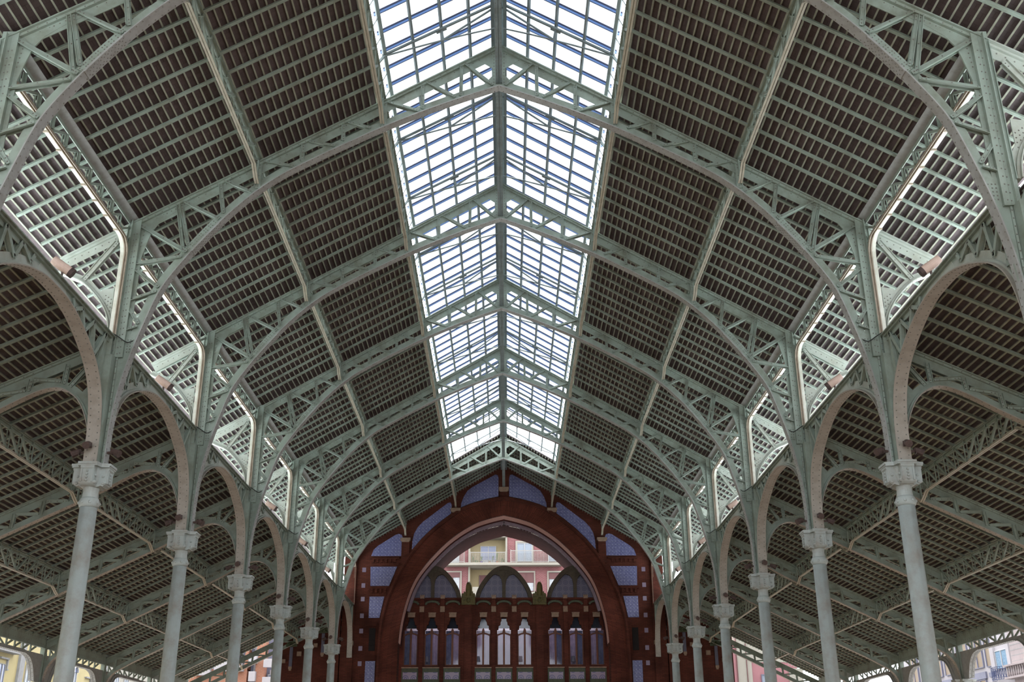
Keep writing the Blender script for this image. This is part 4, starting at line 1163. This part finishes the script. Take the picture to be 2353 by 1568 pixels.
# yellow building on the left street
FL_ = F('x', -40.0, 1)
b = empty('yellow_building', (-43, 90, 0)); tag(b, 'yellow rendered building with grey pilasters and arched windows across the left street', 'building')
bpart('wall', 'yellow', b, FL_, [(-50,112,-1.65,16,-8,0)])
bpart('cornice', 'greystone', b, FL_, [(60,90.6,9.32,9.5,0,.7),(60,90.4,9.5,9.75,0,.5)])
for u in (91.6, 99.6, 110.8): bpart('pilaster', 'greystone', b, FL_, [(u,u+.9,-1.65,16,0,.2)])
for u in (84.5, 88.1, 106.6): bpart('hood_mould', 'greystone', b, FL_, [(u,u+1.5,8.82,8.95,0,.2),(u+1.35,u+1.5,8.1,8.9,0,.15),(u+1.3,u+1.55,8.0,8.12,0,.2)])
for u in (81, 88.2): wnd(b, FL_, u, u+.95, 6.0, 8.4, 'win', 'greystone')
for u in (93.3, 96.9, 103.2, 113.4):
    z1 = 8.75 if u < 95 else 9.1
    if u > 112: continue
    fr = wnd(b, FL_, u, u+1.0, 5.6, z1, 'winlight', 'winframe')
    mb = MB(); c = V((-39.9, u+.5, z1)); mb.poly([c+V((0, .5*math.cos(a), .5*math.sin(a))) for a in [PI*j/8 for j in range(9)]], (1,0,0), .1); mb.build('arched_light', 'win', fr, o=bo(b))
    mb = MB(); mb.sweep([c+V((.1, .56*math.cos(a), .56*math.sin(a))) for a in [PI*j/10 for j in range(11)]], (1,0,0), .2, .08, 0); mb.build('arch_trim', 'winframe', fr, o=bo(b))
b = empty('pale_building', (-43, 122, 0)); tag(b, 'pale cream building with white windows farther along the left street', 'building')
bpart('wall', 'cream_pale', b, FL_, [(112.3,140,-1.65,15,-8,0)])
for u in (114.6, 117.6, 121, 125): wnd(b, FL_, u, u+1.1, 6.8, 9.6, 'winlight', 'winframe')
# brick tower block behind on the left
FB = F('y', 90.0, -1)
b = empty('brick_apartment_block', (-22, 93, 0)); tag(b, 'orange brick apartment block with white slanting balconies behind the left aisle', 'building')
bpart('brick_wall', 'orange_brick', b, FB, [(-27,-20.75,-1.65,8.1,-6,0),(-20.1,-19.42,-1.65,13,-6,0),(-21.0,-20.75,8,13,-6,0),(-22.3,-21.9,8,13,-6,0)])
bpart('recess_wall', 'bluegrey', b, FB, [(-27,-18.2,-1.65,13,-6,-1.2)])
bpart('white_wall', 'whitewall', b, FB, [(-20.45,-20.1,7.3,10,-1.2,-.9),(-19.1,-18.2,3,8.1,-1.2,-.9)])
for (u0, u1, z0, z1) in ((-20.5,-19.98,7.12,7.88),(-19.38,-18.3,8.2,8.85),(-19.38,-18.3,6.7,7.45),(-20.6,-19.95,8.5,9.2),(-21.9,-21.0,7.9,8.5),(-23.3,-22.3,7.9,8.6),(-20.8,-20.0,6.5,6.62),(-24.8,-23.6,7.6,8.2)):
    bpart('balcony_front', 'whitewall', b, FB, [(u0,u1,z0,z1,0,.5)])
for (u0, z0, z1) in ((-20.32,7.9,8.14),(-19.16,7.42,7.7),(-20.32,9.3,9.6)): wnd(b, FB, u0, u0+.2, z0, z1, 'win', 'winframe', d=-.88, mull=0)
# right back buildings
b = empty('rose_building', (20, 93, 0)); tag(b, 'rose and cream rendered building behind the right aisle', 'building')
bpart('rose_wall', 'rosewall', b, FB, [(19.93,23.6,-1.65,8.5,-6,0),(18.0,18.72,-1.65,10,-6,.05)], 'dusky rose wall')
bpart('cream_wall', 'cream_pale', b, FB, [(18.78,19.56,-1.65,12,-6,.1),(19.56,19.93,-1.65,8.6,-6,.1),(19.56,24,8.5,12,-6,.05),(22.9,24,-1.65,8,-6,.2)])
bpart('drainpipe', 'blind', b, FB, [(19.5,19.56,-1.65,10,.1,.2),(18.72,18.78,-1.65,12,.1,.2)])
wnd(b, FB, 20.7, 21.3, 5.2, 7.5, 'winlight', 'bluegrey', mull=0)
# modern and ornate buildings across the right street
FR = F('x', 40.0, -1)
b = empty('modern_building', (43, 96, 0)); tag(b, 'white modern building with grey panel band across the right street', 'building')
bpart('wall', 'whitewall', b, FR, [(90.8,112,-1.65,16,-8,0)])
for u in range(6):
    u0 = 92.75+u*3.0
    wnd(b, FR, u0, u0+2.2, 8.35, 10.6, 'ochre', 'bluegrey'); wnd(b, FR, u0, u0+2.2, 4.4, 7.3, 'ochre', 'bluegrey')
wnd(b, FR, 91.0, 92.0, 8.3, 10.4, 'ochre', 'bluegrey', mull=0)
bpart('panel_band', 'bluegrey', b, FR, [(91.0,91.95,7.45,7.8,0,.1),(92.5,112,7.4,7.95,0,.15)])
b = empty('ornate_building', (43, 85, 0)); tag(b, 'pinkish white ornate building with iron balcony across the right street', 'building')
bpart('stone_wall', 'pinkstone', b, FR, [(-50,86.95,-1.65,16,-8,.3)])
bpart('window_bay', 'whitewall', b, FR, [(86.95,90.8,-1.65,16,-8,.1),(87.2,87.7,7.8,9.7,.1,.3),(90.1,90.8,7.8,9.7,.1,.3)])
bpart('rusticated_grooves', 'greystone', b, FR, [(60,86.9,z,z+.05,.3,.31) for z in (7.6,8.18,8.6,9.0,9.4)])
wnd(b, FR, 87.85, 89.95, 7.95, 9.25, 'teal_curtain', 'winframe', d=.12)
mb = MB()
for k in range(15):
    a = PI*k/14; p = V((39.75-.75*math.sin(a), 88.95+1.35*math.cos(a), 0))
    mb.bar(p+V((0,0,7.0)), p+V((0,0,7.95)), .03, .03, (0,1,0))
    if k < 14:
        a2 = PI*(k+1)/14; p2 = V((39.75-.75*math.sin(a2), 88.95+1.35*math.cos(a2), 0))
        for z in (7.0, 7.15, 7.8, 7.95): mb.bar(p+V((0,0,z)), p2+V((0,0,z)), .05, .04, (0,0,1))
        mb.bar(p+V((0,0,7.15)), p2+V((0,0,7.8)), .03, .02, (0,0,1)); mb.bar(p+V((0,0,7.8)), p2+V((0,0,7.15)), .03, .02, (0,0,1))
mb.build('iron_balcony', 'iron', b, o=bo(b))
mb = MB(); FR.box(mb, 80, 87.4, 7.82, 7.95, .3, .9); FR.box(mb, 80, 87.4, 6.9, 7.05, .3, .9)
for k in range(18): mb.lathe([(.06,0),(.10,.2),(.05,.5),(.08,.77)], c=(39.3, 87.1-.38*k, 7.05), seg=8)
mb.build('stone_balustrade', 'pinkstone', b, o=bo(b))
#PART2 END

# ------------------------------------------------------------------ roof behind the camera, ground
mb = MB()
for s in (-1, 1):
    for (x0, x1, zf, nrm) in ((3.0, 10.9, RP, RN), (9.2, 18.7, AR, AN)):
        n = V((nrm.x*s, 0, nrm.z))
        A, B = V((s*x0, YB[3], zf(x0)+ZO)), V((s*x1, YB[3], zf(x1)+ZO)); D = V((0, YB[0]-YB[3], 0))
        mb.poly([A, B, B+D, A+D], n, .1, off=.1)
tag(mb.build('ceiling', ['tile']), kind='structure')
mb = MB(); mb.box(-160, 160, -60, 260, -.32, -.14)
tag(mb.build('ground', ['asphalt']), kind='structure')
mb = MB(); mb.box(-19.5, 19.5, -20, 72, -.14, 0)
tag(mb.build('floor', ['ground']), kind='structure')
# unseen globe lamps added on the aisle floors below the view, to warm the aisles
for k, y in enumerate((14, 21, 28, 35, 42, 49, 56)):
    for s in (-1, 1):
        r = empty('stall_lamp', (s*13.6, y, 0)); tag(r, f'warm globe lamp on a thin post in the {SIDE[s]} aisle, {ORD[k]} from the camera', 'lamp', 'globe lamps of the market stalls')
        mb = MB(); mb.lathe([(.16,0),(.16,.04),(.03,.06),(.03,2.3)], seg=10); mb.build('post', 'iron', r)
        mb = MB(); mb.lathe([(.02,2.3),(.14,2.38),(.18,2.5),(.14,2.62),(.02,2.68)], seg=14); mb.build('globe', emis('warm_globe', (1, .62, .32), 60) if k == 0 and s == -1 else bpy.data.materials['warm_globe'], r, smooth=True)

# ------------------------------------------------------------------ world
w = bpy.data.worlds.new('overcast_sky'); scene.world = w; w.use_nodes = True
t = w.node_tree; bg = t.nodes['Background']
tc = N(t, 'ShaderNodeTexCoord'); n1 = N(t, 'ShaderNodeTexNoise'); n1.inputs['Scale'].default_value = 2.2; n1.inputs['Detail'].default_value = 5
t.links.new(tc.outputs['Generated'], n1.inputs['Vector'])
t.links.new(ramp(t, n1.outputs['Fac'], [(.3, (.86, .92, 1.0)), (.65, (.97, .985, 1.0))]), bg.inputs['Color'])
bg.inputs['Strength'].default_value = 6.0

sd = bpy.data.lights.new('hazy_sun', 'SUN'); sd.energy = 45; sd.angle = .09; sd.color = (1, 1, .98)
so = bpy.data.objects.new('hazy_sun', sd); col.objects.link(so); so.rotation_euler = (math.radians(-12), 0, 0); so.location = (0, 0, 60)
# ------------------------------------------------------------------ camera
cam = bpy.data.cameras.new('camera'); co = bpy.data.objects.new('camera', cam); col.objects.link(co); scene.camera = co
f, pi_, ya, ro = 2461.36, .386393, .0054205, -.0035758
cp, sp, cy, sy, cr, sr = math.cos(pi_), math.sin(pi_), math.cos(ya), math.sin(ya), math.cos(ro), math.sin(ro)
fw = V((sy*cp, cy*cp, sp)); rt = V((cy, -sy, 0)); up = rt.cross(fw)
r2 = rt*cr+up*sr; u2 = -rt*sr+up*cr
co.matrix_world = Matrix(((r2.x, u2.x, -fw.x, .1885), (r2.y, u2.y, -fw.y, 0), (r2.z, u2.z, -fw.z, ZO), (0, 0, 0, 1)))
cam.sensor_width = 36; cam.lens = f*36/2353; cam.clip_start = .1; cam.clip_end = 600
vs = scene.view_settings; vs.view_transform = 'Standard'; vs.look = 'None'; vs.exposure = -0.3; vs.gamma = 1; vs.use_curve_mapping = False
scene.cycles.use_denoising = True
scene.cycles.max_bounces = 8; scene.cycles.diffuse_bounces = 5; scene.cycles.transparent_max_bounces = 12
